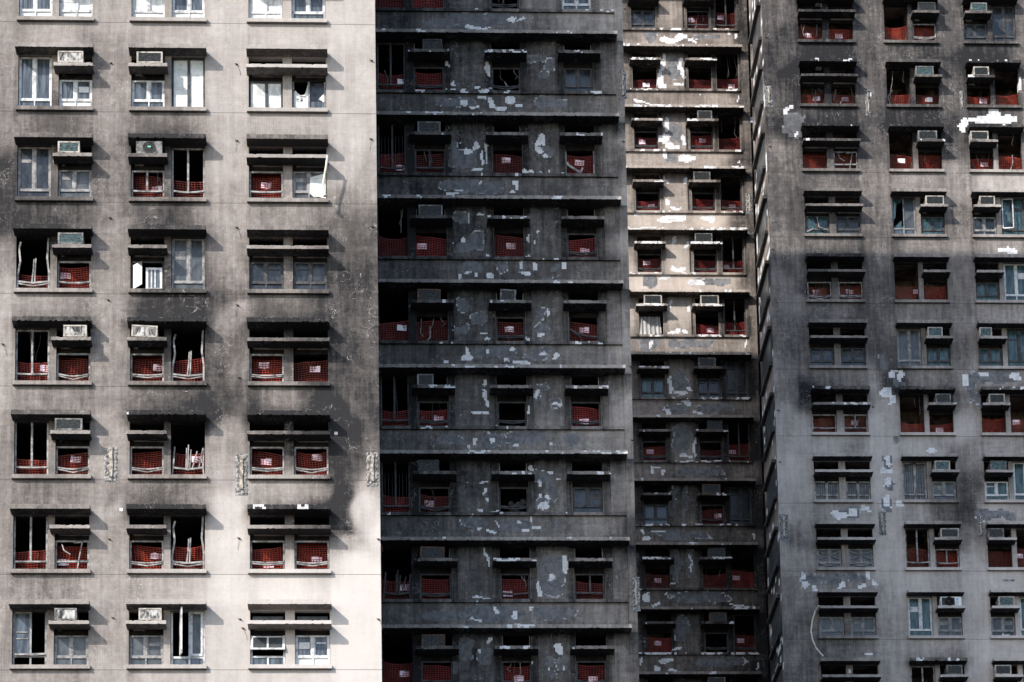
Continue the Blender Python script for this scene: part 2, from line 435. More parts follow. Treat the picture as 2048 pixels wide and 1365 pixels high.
def relief(f, name, parent, u0, u1, z0, z1, rects, dense, base=0.0, step=.1, deep=-.25):
    """one wall as a relief: rects = (u0,u1,z0,z1,d) painted in order; d None is an opening with reveals"""
    us = {u0, u1}; zs = {z0, z1}
    for a, b, c, e, d in rects:
        us |= {a, b}; zs |= {c, e}
    du0, du1, dz0, dz1 = dense
    us |= {u for u in np.arange(du0, du1, step)}; zs |= {z for z in np.arange(dz0, dz1, step)}
    def clean(s, lo, hi, keep):
        s = sorted(x for x in s if lo - 1e-6 <= x <= hi + 1e-6); out = [s[0]]
        for x in s[1:]:
            if x - out[-1] > .012: out.append(x)
            elif x in keep and out[-1] not in keep: out[-1] = x
        return np.array(out)
    ku = {u0, u1} | {r[0] for r in rects} | {r[1] for r in rects}; kz = {z0, z1} | {r[2] for r in rects} | {r[3] for r in rects}
    U = clean(us, u0, u1, ku); Zs = clean(zs, z0, z1, kz)
    cu = (U[:-1] + U[1:]) / 2; cz = (Zs[:-1] + Zs[1:]) / 2
    D = np.full((len(cu), len(cz)), base); O = np.zeros(D.shape, bool)
    for a, b, c, e, d in rects:
        i0, i1 = np.searchsorted(cu, a), np.searchsorted(cu, b); j0, j1 = np.searchsorted(cz, c), np.searchsorted(cz, e)
        if d is None: D[i0:i1, j0:j1] = deep; O[i0:i1, j0:j1] = True
        else: D[i0:i1, j0:j1] = d; O[i0:i1, j0:j1] = False
    vid = {}; V = []; F = []
    def vtx(i, j, d):
        k = (i, j, round(d, 4)); 
        if k not in vid: vid[k] = len(V); V.append((U[i], f.y - d, Zs[j]))
        return vid[k]
    nI, nJ = D.shape
    for i in range(nI):
        for j in range(nJ):
            d = D[i, j]
            if not O[i, j]: F.append((vtx(i, j, d), vtx(i + 1, j, d), vtx(i + 1, j + 1, d), vtx(i, j + 1, d)))
            if i + 1 < nI and D[i + 1, j] != d:
                e = D[i + 1, j]; F.append((vtx(i + 1, j, d), vtx(i + 1, j, e), vtx(i + 1, j + 1, e), vtx(i + 1, j + 1, d)))
            if j + 1 < nJ and D[i, j + 1] != d:
                e = D[i, j + 1]; F.append((vtx(i, j + 1, d), vtx(i + 1, j + 1, d), vtx(i + 1, j + 1, e), vtx(i, j + 1, e)))
    mb = MB(); mb.v = V; mb.f = F
    at = f.att()
    def soot(VV):     # reveals darkened by smoke and by painted recess shade, intact windows too
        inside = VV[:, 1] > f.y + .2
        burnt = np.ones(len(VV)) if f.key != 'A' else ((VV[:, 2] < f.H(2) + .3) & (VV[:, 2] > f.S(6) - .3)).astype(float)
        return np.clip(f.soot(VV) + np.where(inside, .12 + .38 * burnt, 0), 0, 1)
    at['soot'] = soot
    return mb.build(name, f.mat, parent, att=at)

def ledge(f, name, parent, u0, u1, dback, dfront, z0, z1, add=0.0, bare=None, chip=.03, seed=0, bed=None, mul=1.0, soffit_soot_shade=.12):
    mb = MB(); mb.slab(u0, u1, f.y - dfront, f.y - dback, z0, z1, .05, chip, seed)
    under = z0 + 1e-4
    def bfn(V):
        # tiles knocked off in short runs along the edge
        a = vnoise(V[:, 0], V[:, 0] * 0 + seed, .6, seed + 1) * .55 + vnoise(V[:, 0], V[:, 2] * 1.5, .11, seed + 2) * .45
        t = 1 - (bare or 0)
        face = V[:, 1] < f.y - dfront + .03
        return np.where(face & (a > .24 + .52 * t) & ((bare or 0) > .001), .8, -.6)
    att = f.att(add, mul)
    att['soot'] = lambda V: np.clip(f.soot(V, add, mul) + np.where((np.arange(len(V)) % 6 < 2), soffit_soot_shade, 0), 0, 1)  # undersides made darker: smoke grime with the shade painted in
    att['bare'] = bfn
    att['bed'] = lambda V: np.full(len(V), -1.0)
    return mb.build(name, f.mat, parent, att=att)

# ------------------------------------------------------------------ windows
PANES = {'g': ('pane_dark', 'mid_frame'), 'gd': ('pane_dark', 'alu_dark'), 'gw': ('pane_blue', 'white_frame'), 'gg': ('pane_grey', 'mid_frame'),
         'gt': ('pane_teal', 'white_frame'), 'gtd': ('pane_teal', 'alu_dark'), 'wb': ('board', 'alu_dark'), 'ww': ('board', 'white_frame')}
def window(f, parent, u0, u1, z0, z1, code, seed, low=False):
    """building > window (its frame) > pane; code picks what the fire left of it"""
    r = random.Random(seed)
    y = f.y + .085; a = .045; w = u1 - u0; h = z1 - z0; mx = (u0 + u1) / 2 + r.uniform(-.02, .02)
    tr = z0 + min(.27, h * .3)
    B = lambda mb, x0, x1, za, zb, dy=.0, t=.05: mb.box(x0, x1, y + dy, y + dy + t, za, zb)
    fr = MB()
    if code in ('n', 'f', 'fr', 'fb', 'fd', 'fx') and r.random() < (.22 if f.key == 'A' else .42):
        lw = MB()
        for q in range(r.choice((1, 2, 3))):
            x = r.uniform(u0 + .1, u1 - .1); L = r.uniform(.25, .8) * h; dx = r.uniform(-.16, .16); yy = y + r.uniform(.03, .16)
            lw.tube([(x, yy, z1 + .01), (x + dx * .3, yy + .01, z1 - L * .4), (x + dx, yy - .02, z1 - L * .8), (x + dx * .6 + r.uniform(-.08, .08), yy, z1 - L)], r.choice((.006, .010, .014)), 5)
        if r.random() < .5:
            a0 = r.uniform(.1, .6) * w; lw.bar([(u0 + a0, y + .09, z0 + .02), (u0 + a0 + r.uniform(-.2, .2), y + .12, z0 + h * .3), (u0 + a0 + r.uniform(-.1, .35) * w, y + .14, z0 + h * r.uniform(.45, .75))], .035, .02)
        lw.build('loose_wire', M['mid_frame'] if r.random() < .5 else M['alu_dark'], parent)
    if code == 'n': return None
    def outer(x0=u0, x1=u1, a=a, top=True):
        B(fr, x0, x0 + a, z0, z1); B(fr, x1 - a, x1, z0, z1); B(fr, x0 + a, x1 - a, z0, z0 + a * .8)
        if top: B(fr, x0 + a, x1 - a, z1 - a, z1)
    if code in PANES:
        pm, fm = PANES[code]
        outer(); strip = code not in ('wb',)
        zb = tr if strip else z0
        if strip: B(fr, u0 + a, u1 - a, tr - .03, tr + .03, -.004)
        B(fr, mx - .04, mx + .04, zb + .03 if strip else z0 + a, z1 - a, -.006)
        if strip and r.random() < .7: B(fr, mx - .02, mx + .02, z0 + a * .8, tr - .03, .002)
        if strip:
            for s in (u0 + a, mx + .04):   # casement sashes inside the frame
                e = (mx - .04) if s == u0 + a else (u1 - a)
                for q in (s, e - .028): B(fr, q, q + .028, zb + .03, z1 - a, .012, .03)
                B(fr, s + .028, e - .028, zb + .03, zb + .06, .012, .03)
                if r.random() < .35: B(fr, s + .05, e - .05, z0 + h * r.uniform(.55, .75), z0 + h * .75 + .03, .02, .02)
        o = fr.build('window', M[fm], parent)
        segs = [(u0 + a, mx - .04, (zb + .03) if strip else z0 + .03, z1 - a), (mx + .04, u1 - a, (zb + .03) if strip else z0 + .03, z1 - a)]
        if strip: segs.append((u0 + a, u1 - a, z0 + a * .8, tr - .03))
        for i, (p, q, c, e) in enumerate(segs):
            mb = MB(); yy = y + .03
            # each pane sits at its own slight tilt in the warped frame
            t1, t2 = r.uniform(-.006, .006), r.uniform(-.006, .006)
            mb.add([(p, yy + t1, c), (q, yy + t2, c), (q, yy - t1, e), (p, yy - t2, e), (p, yy + t1 + .008, c), (q, yy + t2 + .008, c), (q, yy - t1 + .008, e), (p, yy - t2 + .008, e)],
                   [(0, 1, 2, 3), (7, 6, 5, 4), (0, 4, 5, 1), (1, 5, 6, 2), (2, 6, 7, 3), (3, 7, 4, 0)])
            mat = M[pm]
            if code == 'gw' and i == 2 and r.random() < .5: mat = M['board']
            mb.build('pane', mat, o)
        if code == 'g' and r.random() < .5:
            mb = MB(); x = r.uniform(u0 + .2, u1 - .4); mb.add([(x, y - .01, z0 + .04), (x + .3, y - .015, z0 + .05), (x + .28, y - .012, z0 + .11), (x + .12, y - .02, z0 + .08), (x + .02, y - .012, z0 + .12)], [(0, 1, 2, 3, 4)])
            mb.build('torn_film', M['rubbish'], o)
        return o
    fm = 'alu' if f.key in 'AD' else 'alu_dark'
    if code == 'f':        # bare frame, mullion and transom left
        outer(top=low or r.random() < .4)
        sag = r.uniform(.0, .05)
        fr.bar([(u0 + a, y, tr), (u0 + w * .3, y, tr - sag * .7), (mx, y - .01, tr - sag), (u0 + w * .75, y, tr - sag * .6), (u1 - a, y, tr)], .045, .05)
        if not low or r.random() < .35:
            fr.bar([(mx, y, tr - sag), (mx + r.uniform(-.01, .01), y, (tr + z1) / 2), (mx, y, z1)], .055, .05)
    elif code == 'fr':     # frame with a sagging rail and no mullion
        outer(top=True)
        sag = r.uniform(.02, .07)
        fr.bar([(u0 + a, y, tr), (u0 + w * .3, y, tr - sag * .7), (mx, y - .01, tr - sag), (u0 + w * .75, y, tr - sag * .6), (u1 - a, y, tr)], .035, .05)
        fr.bar([(u0 + a, y, tr - .05), (mx, y - .01, tr - sag * 1.7 - .05), (u1 - a, y, tr - .05)], .03, .05)
    elif code == 'fb':     # buckled side frames, broken mullion
        sag = .05
        fr.bar([(u0 + .02, y, z0), (u0 + .03, y, z0 + h * .3), (u0 + .10, y - .02, z0 + h * .55), (u0 + .06, y, z0 + h * .8), (u0 + .11, y, z0 + h * .92)], .05, .05)
        fr.bar([(u1 - .03, y, z0), (u1 - .03, y, z0 + h * .35), (u1 - .08, y - .02, z0 + h * .6), (u1 - .05, y, z1)], .05, .05)
        fr.bar([(u0 + .04, y, tr), (mx, y - .01, tr - sag), (u1 - .04, y, tr)], .05, .05)
        fr.bar([(u0 + .04, y, tr - .06), (mx, y - .01, tr - sag * 1.8 - .05), (u1 - .04, y, tr - .06)], .03, .04)
        fr.bar([(mx - .03, y, tr - sag), (mx + .01, y, tr + h * .2), (mx + .03, y, tr + h * .42)], .035, .05)
        fr.bar([(mx + .05, y, tr - sag), (mx + .06, y, tr + h * .2), (mx + .08, y, tr + h * .44)], .035, .05)
    elif code == 'fx':     # frame burst into upright shards
        sag = .06
        fr.bar([(u0 + .02, y, z0), (u0 + .05, y, tr), (u0 + .10, y - .02, tr + h * .38)], .04, .04)
        fr.bar([(u1 - .02, y, z0), (u1 - .05, y, tr), (u1 - .03, y, tr + h * .35)], .04, .04)
        fr.bar([(u0 + .04, y, tr), (mx, y - .01, tr - sag), (u1 - .04, y, tr)], .05, .05)
        for dx, tx, hh in ((-.05, -.03, .36), (0, .02, .42), (.05, .09, .33), (.12, .26, .30), (.3, .42, .36)):
            fr.bar([(mx + dx, y, tr - sag * .5), (mx + (dx + tx) / 2, y - .01, tr + h * hh * .5), (mx + tx, y - .02, tr + h * hh)], .03, .03)
    elif code == 'fd':     # frame with loose bars hanging across it
        outer(top=True)
        fr.bar([(u0 + a, y, tr), (u1 - a, y, tr + .01)], .05, .05)
        fr.bar([(u0 + w * .2, y - .01, z1 - .12), (u0 + w * .26, y - .03, z1 - .3), (u0 + w * .45, y - .03, z1 - .42)], .03, .03)
        fr.bar([(u0 + w * .8, y - .01, z1 - .05), (u0 + w * .72, y - .03, tr + .15), (u0 + w * .66, y - .03, z0 + .05)], .03, .03)
        fr.bar([(u0 + w * .55, y - .01, z1 - .08), (u0 + w * .8, y - .02, z1 - .06), (u0 + w * .88, y, z1 - .03)], .03, .03)
    elif code == 'fs':     # a sagging black strip and curls of burnt gasket
        B(fr, u0, u0 + .04, z0, z1); B(fr, u1 - .04, u1, z0, z1)
        fr.bar([(u0 + .03, y - .04, z0 + h * .52), (u0 + w * .3, y - .06, z0 + h * .36), (u0 + w * .6, y - .06, z0 + h * .26), (u1 - .04, y - .04, z0 + h * .24)], .05, .03)
        fr.bar([(u0 + .05, y - .05, z0 + h * .5), (u0 + w * .3, y - .07, z0 + h * .28), (u0 + w * .42, y - .07, z0 + h * .16), (u0 + w * .38, y - .06, z0 + h * .08)], .03, .03)
    elif code == 'fv':     # a bent sash fallen across the corner
        B(fr, u0, u0 + .04, z0, z1); B(fr, u1 - .04, u1, z0, z1)
        fr.bar([(u0 + .04, y - .03, z0 + h * .52), (u0 + .1, y - .06, z0 + h * .38), (u0 + w * .3, y - .08, z0 + h * .24), (u0 + w * .5, y - .08, z0 + .08)], .07, .04)
        fr.bar([(u0 + w * .5, y - .08, z0 + .08), (u0 + w * .58, y - .05, z0 + h * .3)], .05, .04)
        fr.bar([(u0 + .05, y - .04, z0 + .04), (u0 + w * .35, y - .05, z0 + .05), (u0 + w * .5, y - .06, z0 + .09)], .05, .04)
    elif code == 'gr':     # security grille
        outer(a=.06)
        fr.box(mx - .05, mx + .05, y, y + .05, z0, z1)
        B(fr, u0 + .06, u1 - .06, tr - .03, tr + .03, -.004)
        for s in (-1, 1):
            c = mx + s * w * .26
            for dx in (-.13, -.05, .05, .13): fr.bar([(c + dx, y + .03, z0 + .1), (c + dx, y + .03, z1 - .1)], .014, .014)
            for zz in (.25, .8): fr.bar([(c - .14, y + .03, z0 + h * zz), (c + .14, y + .03, z0 + h * zz)], .014, .014)
    o = fr.build('window', M['alu' if code == 'fv' else fm], parent)
    if code == 'gr':
        mb = MB(); mb.box(u0 + .02, u1 - .02, y + .06, y + .07, z0 + .02, z1 - .02); mb.build('pane', M['pane_grey' if f.key == 'D' else 'pane_dark'], o)
    return o

# ------------------------------------------------------------------ things hung in and set on the facades
ORD = ['top', 'second', 'third', 'fourth', 'fifth', 'sixth', 'seventh', 'eighth', 'ninth', 'tenth', 'eleventh', 'twelfth']
def net(f, u0, u1, z0, h, where, seed, notice=None, sag=None, white=False, state=''):
    r = random.Random(seed)
    h += (.20 if f.key in 'AD' else .14); u0 -= .05; u1 += .05; w = u1 - u0; nx = max(6, int(w / .078)); nz = max(3, int(h / .062))
    sg = r.uniform(.02, .12) if sag is None else sag
    tilt = r.uniform(-.05, .05); ph = r.uniform(0, 6); ph2 = r.uniform(0, 6)
    y0 = f.y + (.31 if f.key in 'AD' else .22)
    droop = r.choice((0, 0, 0, .16, -.14, .1)) * h
    def P(i, j):
        s = i / nx; t = j / nz
        zz = z0 + .012 + t * (h - sg * 4 * s * (1 - s) + tilt * (s - .5)) + .008 * math.sin(s * 9 + ph + t * 5) - t * (droop * max(0, s - .5) ** 1.5 * 2.8 if droop > 0 else -droop * max(0, .5 - s) ** 1.5 * 2.8)
        xx = u0 + s * w + .010 * math.sin(t * 6 + ph2 + s * 3)
        yy = y0 + .022 * math.sin(s * 7 + ph) * t + .015 * math.sin(t * 8 + ph2)
        return Vector((xx, yy, zz))
    mb = MB()
    for j in range(nz + 1):
        b = .0085 if j < nz else .012
        vs_ = []
        for i in range(nx + 1):
            p = P(i, j); vs_ += [p + Vector((0, 0, -b)), p + Vector((0, -.004, b))]
        mb.add(vs_, [(2 * i, 2 * i + 2, 2 * i + 3, 2 * i + 1) for i in range(nx)])
    for i in range(nx + 1):
        vs_ = []
        for j in range(nz + 1):
            p = P(i, j); vs_ += [p + Vector((-.0075, .003, 0)), p + Vector((.0075, .003, 0))]
        mb.add(vs_, [(2 * j, 2 * j + 1, 2 * j + 3, 2 * j + 2) for j in range(nz)])
    o = mb.build('safety_net', M['net'] if f.key in 'AD' else M['net_dark'])
    st = state or ('low' if h < .5 else 'tall' if h > .72 else 'sagging' if sg > .08 else 'taut')
    tag(o, f'{st} orange safety net in {where}', 'safety net', 'orange safety nets across burnt windows')
    if notice:
        s, t = notice[0], ((.21 if f.key in 'AD' else .15) + notice[1] * (h - .20)) / h
        pw, phh = .29, .185
        c = P(s * nx, t * nz); yy = c.y - .012 if white else c.y + .012
        a = r.uniform(-.06, .06); mb = MB()
        n = 4; vs_ = []
        for j in range(3):
            for i in range(n + 1):
                dx = (i / n - .5) * pw; dz = (j / 2 - .5) * phh
                vs_.append((c.x + dx * math.cos(a) - dz * math.sin(a), yy + .012 * math.sin(i * 1.2 + ph) - (.006 if j == 2 else 0), c.z + dz * math.cos(a) + dx * math.sin(a)))
        fs = [(j * (n + 1) + i, j * (n + 1) + i + 1, (j + 1) * (n + 1) + i + 1, (j + 1) * (n + 1) + i) for j in range(2) for i in range(n)]
        m2 = len(vs_); vs2 = [(p[0], p[1] + .002, p[2]) for p in vs_]
        mb.add(vs_ + vs2, fs + [tuple(q + m2 for q in reversed(g_)) for g_ in fs])
        q = mb.build('notice', M['paper_white'] if white else M['paper_pink'])
        tag(q, f'{"white" if white else "pink"} notice on orange net in {where}', 'notice', 'paper notices on the safety nets')
    return o

def aircon(f, u0, u1, zb, where, kind='cream', grille='dark', h=.37, tilt=0.0, dfront=.40, d_=.62):
    """window air conditioner: case, rim round the front, recessed finned grille"""
    w = u1 - u0; cx = (u0 + u1) / 2
    root = empty('air_conditioner', (cx, f.y - dfront, zb)); b = .05
    mat = M['ac_' + kind]
    Y0, Y1 = f.y - dfront, f.y - dfront + d_
    mb = MB(); mb.box(u0 + .012, u1 - .012, Y0 + .03, Y1, zb + .03, zb + h - .008); mb.build('casing', mat, root)
    mb = MB()
    mb.box(u0, u0 + b, Y0, Y0 + .05, zb + .02, zb + h); mb.box(u1 - b, u1, Y0, Y0 + .05, zb + .02, zb + h)
    mb.box(u0 + b, u1 - b, Y0, Y0 + .05, zb + h - b * .8, zb + h); mb.box(u0 + b, u1 - b, Y0, Y0 + .05, zb + .02, zb + .02 + b * .8)
    mb.build('front_rim', mat, root)
    mb = MB()
    mb.box(u0 + b, u1 - b, Y0 + .022, Y0 + .029, zb + .06, zb + h - b * .8)
    n = 9
    for k in range(n):
        z = zb + .075 + (h - .14) * k / (n - 1)
        mb.box(u0 + b + .004, u1 - b - .004, Y0 + .010, Y0 + .0215, z - .006, z + .006)
    if grille == 'bars':
        for k in range(5):
            x = u0 + b + (w - 2 * b) * (k + .5) / 5; mb.box(x - .012, x + .012, Y0 - .004, Y0 + .0095, zb + .06, zb + h - .04)
    mb.build('grille', M['grille_dark' if grille == 'bars' else 'grille_' + grille], root)
    mb = MB()
    for x in (u0 + .06, u1 - .12): mb.box(x, x + .06, Y0 + .03, Y0 + .33, zb, zb + .028)
    mb.build('foot', M['rust'], root)
    root.rotation_euler = (0, tilt, 0)
    adj = {'cream': 'cream framed', 'grey': 'grey scorched', 'dark': 'blackened', 'rust': 'rusty framed'}[kind]
    gr = {'dark': '', 'teal': ' teal fronted', 'ash': ' ash streaked', 'bars': ' barred'}[grille]
    tag(root, f'{adj}{gr} air conditioner in {where}', 'air conditioner', 'air conditioners on the window shelves')
    return root

def fan_unit(f, u0, u1, zb, where, kind, side_panel):
    w = u1 - u0; h = .40
    root = empty('air_conditioner', ((u0 + u1) / 2, f.y - .36, zb)); Y0 = f.y - .36
    mat = M['ac_grey'] if not side_panel else M['board']
    mb = MB(); mb.box(u0, u1, Y0, Y0 + .3, zb + .03, zb + h); mb.build('casing', mat, root)
    cx = u0 + w * (.42 if side_panel else .5); cz = zb + .03 + (h - .03) / 2; R = .165
    mb = MB(); mb.ring(cx, cz, Y0 - .014, R, R + .018, 24, .013); mb.ring(cx, cz, Y0 - .012, R * .62, R * .62 + .008, 20, .010); mb.ring(cx, cz, Y0 - .012, R * .3, R * .3 + .008, 16, .010)
    for k in range(8):
        a = math.pi * k / 8; c, s = math.cos(a) * R, math.sin(a) * R
        mb.bar([(cx - c, Y0 - .017, cz - s), (cx + c, Y0 - .017, cz + s)], .006, .005)
    mb.build('fan_guard', M['ac_dark'] if side_panel else M['alu_dark'], root)
    mb = MB(); mb.add([(cx + R * math.cos(2 * math.pi * k / 24), Y0 - .004, cz + R * math.sin(2 * math.pi * k / 24)) for k in range(24)], [tuple(range(24))])
    fan = mb.build('fan', M['fan_black'], root)
    if side_panel:
        mb = MB(); x0 = u1 - .30; z0 = zb + h - .15
        mb.box(u0 + .05, u1 - .26, Y0 - .004, Y0 - .001, zb + .06, zb + h - .03)
        mb.build('scorched_grille', M['fan_black'], root)
        mb = MB(); x0 = u1 - .24
        mb.add([(x0, Y0 - .003, z0 + .05), (x0 + .05, Y0 - .003, z0 + .085), (x0 + .13, Y0 - .003, z0 + .07), (x0 + .10, Y0 - .003, z0 + .045), (x0 + .125, Y0 - .003, z0 + .02), (x0 + .07, Y0 - .003, z0 + .0), (x0 + .05, Y0 - .003, z0 + .03)], [(0, 1, 2, 3, 4, 5, 6)])
        mb.build('emblem', M['blue_mark'], root)
        mb = MB(); mb.box(x0 + .03, x0 + .12, Y0 - .003, Y0 - .001, z0 - .07, z0 - .055); mb.build('lettering', M['ink'], root)
    else:
        mb = MB(); mb.box(cx - .04, cx + .045, Y0 - .026, Y0 - .0205, cz - .01, cz + .03); mb.build('sticker', M['green_sticker'], root)
    mb = MB()
    for x in (u0 + .05, u1 - .11): mb.box(x, x + .06, Y0 + .01, Y0 + .29, zb, zb + .028)
    mb.build('foot', M['rust'], root)
    tag(root, f'{kind} in {where}'.replace(' outdoor unit with scorched fan and', ' outdoor unit with'), 'air conditioner', 'air conditioners on the window shelves')
    return root

def spall(f, parent, x0, x1, y0, y1, seed):
    """hacked-off concrete with a pale bar showing, at photo pixel box on the wall"""
    r = random.Random(seed)
    ua, zt = f.pix(x0, y0); ub, zb = f.pix(x1, y1); ub = f.pix(x1, (y0 + y1) / 2)[0]; ua = f.pix(x0, (y0 + y1) / 2)[0]
    nx, nz = 7, max(8, int((zt - zb) / .06)); mb = MB(); vs_ = []
    off = f.pier_d if hasattr(f, 'pier_d') else 0
    for j in range(nz + 1):
        for i in range(nx + 1):
            e = i in (0, nx) or j in (0, nz)
            x = ua + (ub - ua) * i / nx + r.uniform(-.02, .02); z = zb + (zt - zb) * j / nz + r.uniform(-.015, .015)
            vs_.append((x, f.y - off - (.002 if e else r.uniform(.006, .034)), z))
    mb.add(vs_, [(j * (nx + 1) + i, j * (nx + 1) + i + 1, (j + 1) * (nx + 1) + i + 1, (j + 1) * (nx + 1) + i) for j in range(nz) for i in range(nx)])
    o = mb.build('spalled_patch', M['rubble'] if f.key == 'A' else M['rubble_dark'], parent)
    c = (ua + ub) / 2; L = zt - zb; mb = MB()
    pts = [(c + r.uniform(-.02, .02), f.y - off - .03 - r.uniform(0, .02), zb + L * t) for t in (.14, .3, .45, .6, .75, .9)]
    mb.bar(pts, (ub - ua) * .24, .03)
    mb.build('exposed_bar', M['bare_steel'], o)
    return o

# ---- stains of the left tower's sunlit wing: (photo x, photo y, soot 0..1)
SOOT_A = [(20,40,.30),(220,30,.22),(330,60,.18),(450,40,.18),(560,70,.14),(700,40,.16),(740,150,.2),(220,110,.35),(100,60,.24),(450,130,.22),(460,210,.2),(700,170,.2),(690,230,.22),(15,150,.36),
 (220,170,.36),(100,240,.46),(220,245,.34),(330,245,.44),(330,225,.36),(440,250,.26),(575,245,.2),(700,280,.2),(12,250,.4),(12,340,.58),(220,330,.42),(450,330,.24),(470,300,.24),(700,330,.26),(745,350,.34),
 (100,430,.56),(15,430,.6),(220,420,.42),(330,430,.50),(450,420,.34),(575,435,.38),(690,400,.4),(700,450,.5),(740,480,.56),(215,480,.34),(12,500,.36),(220,540,.34),(450,500,.36),(460,560,.44),(690,560,.62),(740,560,.62),
 (15,600,.24),(100,610,.26),(220,600,.34),(330,605,.60),(400,600,.58),(440,590,.56),(450,650,.40),(475,620,.34),(575,605,.42),(480,590,.52),(690,620,.58),(735,640,.56),(690,700,.62),(740,720,.58),(15,700,.26),(215,690,.34),(440,700,.52),(470,730,.42),(430,740,.58),
 (100,795,.34),(215,790,.36),(330,795,.46),(430,815,.72),(450,800,.60),(475,860,.36),(445,870,.34),(575,800,.34),(680,790,.56),(690,850,.78),(670,830,.86),(668,850,.95),(672,875,.92),(685,880,.8),(710,820,.50),(745,800,.56),(700,905,.62),(740,880,.56),(665,880,.7),(15,880,.36),(220,870,.26),(215,940,.30),
 (100,985,.38),(215,990,.38),(330,985,.44),(440,960,.30),(480,1000,.16),(575,985,.22),(640,985,.34),(690,985,.74),(665,1000,.85),(720,950,.58),(665,1020,.80),(680,1050,.66),(690,1080,.30),(740,970,.30),(735,1010,.10),(715,1030,.16),(750,1060,.0),
 (15,1060,.36),(215,1060,.30),(230,1010,.2),(430,1040,.10),(450,1090,.06),(470,1020,.12),(700,1120,.0),(740,1150,.0),(100,1175,.36),(15,1180,.34),(215,1180,.26),(330,1175,.20),(400,1170,.14),(450,1180,.06),(575,1175,.0),(700,1200,.0),(15,1290,.34),(215,1250,.30),(215,1320,.26),(450,1250,.10),(450,1330,.12),(575,1350,.06),(700,1300,.0),(745,1250,.02),(330,1350,.16),(100,1350,.26),(740,1350,.03)]
BARE_A = [(672,868,2,2),(680,845,2,2),(690,880,2,2),(240,1025,5,3)]
# ---- dark recess
SOOT_B = [(770,20,.85),(800,50,.80),(880,45,.72),(960,45,.66),(1050,40,.52),(1150,45,.45),(1220,45,.42),(1230,15,.45),(800,120,.92),(930,130,.84),(1035,130,.85),(1090,140,.76),(1150,110,.80),(1225,150,.62),(1225,110,.72),
 (800,205,.78),(900,205,.74),(1000,205,.74),(1100,205,.68),(1200,205,.62),(800,290,.95),(930,290,.82),(1090,290,.80),(1225,310,.60),(1225,260,.76),(800,375,.82),(950,375,.74),(1100,375,.70),(1210,375,.66),
 (800,450,.95),(930,460,.86),(1090,470,.72),(1225,470,.64),(800,540,.80),(930,540,.74),(1100,540,.70),(1200,540,.64),(800,620,.95),(930,640,.80),(1090,620,.66),(1232,640,.54),(1232,600,.66),(800,710,.76),(930,710,.70),(1100,710,.62),(1200,705,.58),
 (800,790,.92),(930,790,.74),(1090,790,.64),(1235,800,.52),(1235,770,.68),(800,880,.66),(930,880,.62),(1050,880,.52),(1200,880,.46),(800,970,.95),(930,960,.86),(1090,960,.68),(1235,970,.60),(1235,930,.74),(800,1050,.78),(930,1050,.66),(1050,1050,.60),(1200,1050,.50),
 (800,1140,.93),(930,1140,.72),(1110,1150,.55),(1235,1150,.62),(1235,1100,.74),(800,1230,.74),(930,1230,.64),(1060,1230,.56),(1200,1230,.52),(800,1310,.96),(930,1310,.84),(1110,1310,.72),(1235,1320,.60),(1235,1275,.74),
 (1247,20,.36),(1247,90,.38),(1246,150,.50),(1248,220,.52),(1247,290,.36),(1250,400,.40),(1250,500,.40),(1253,560,.54),(1253,620,.48),(1255,700,.36),(1258,740,.44),(1258,820,.34),(1260,900,.42),(1263,990,.44),(1265,1080,.78),(1268,1150,.6),(1270,1240,.62),(1272,1300,.74)]
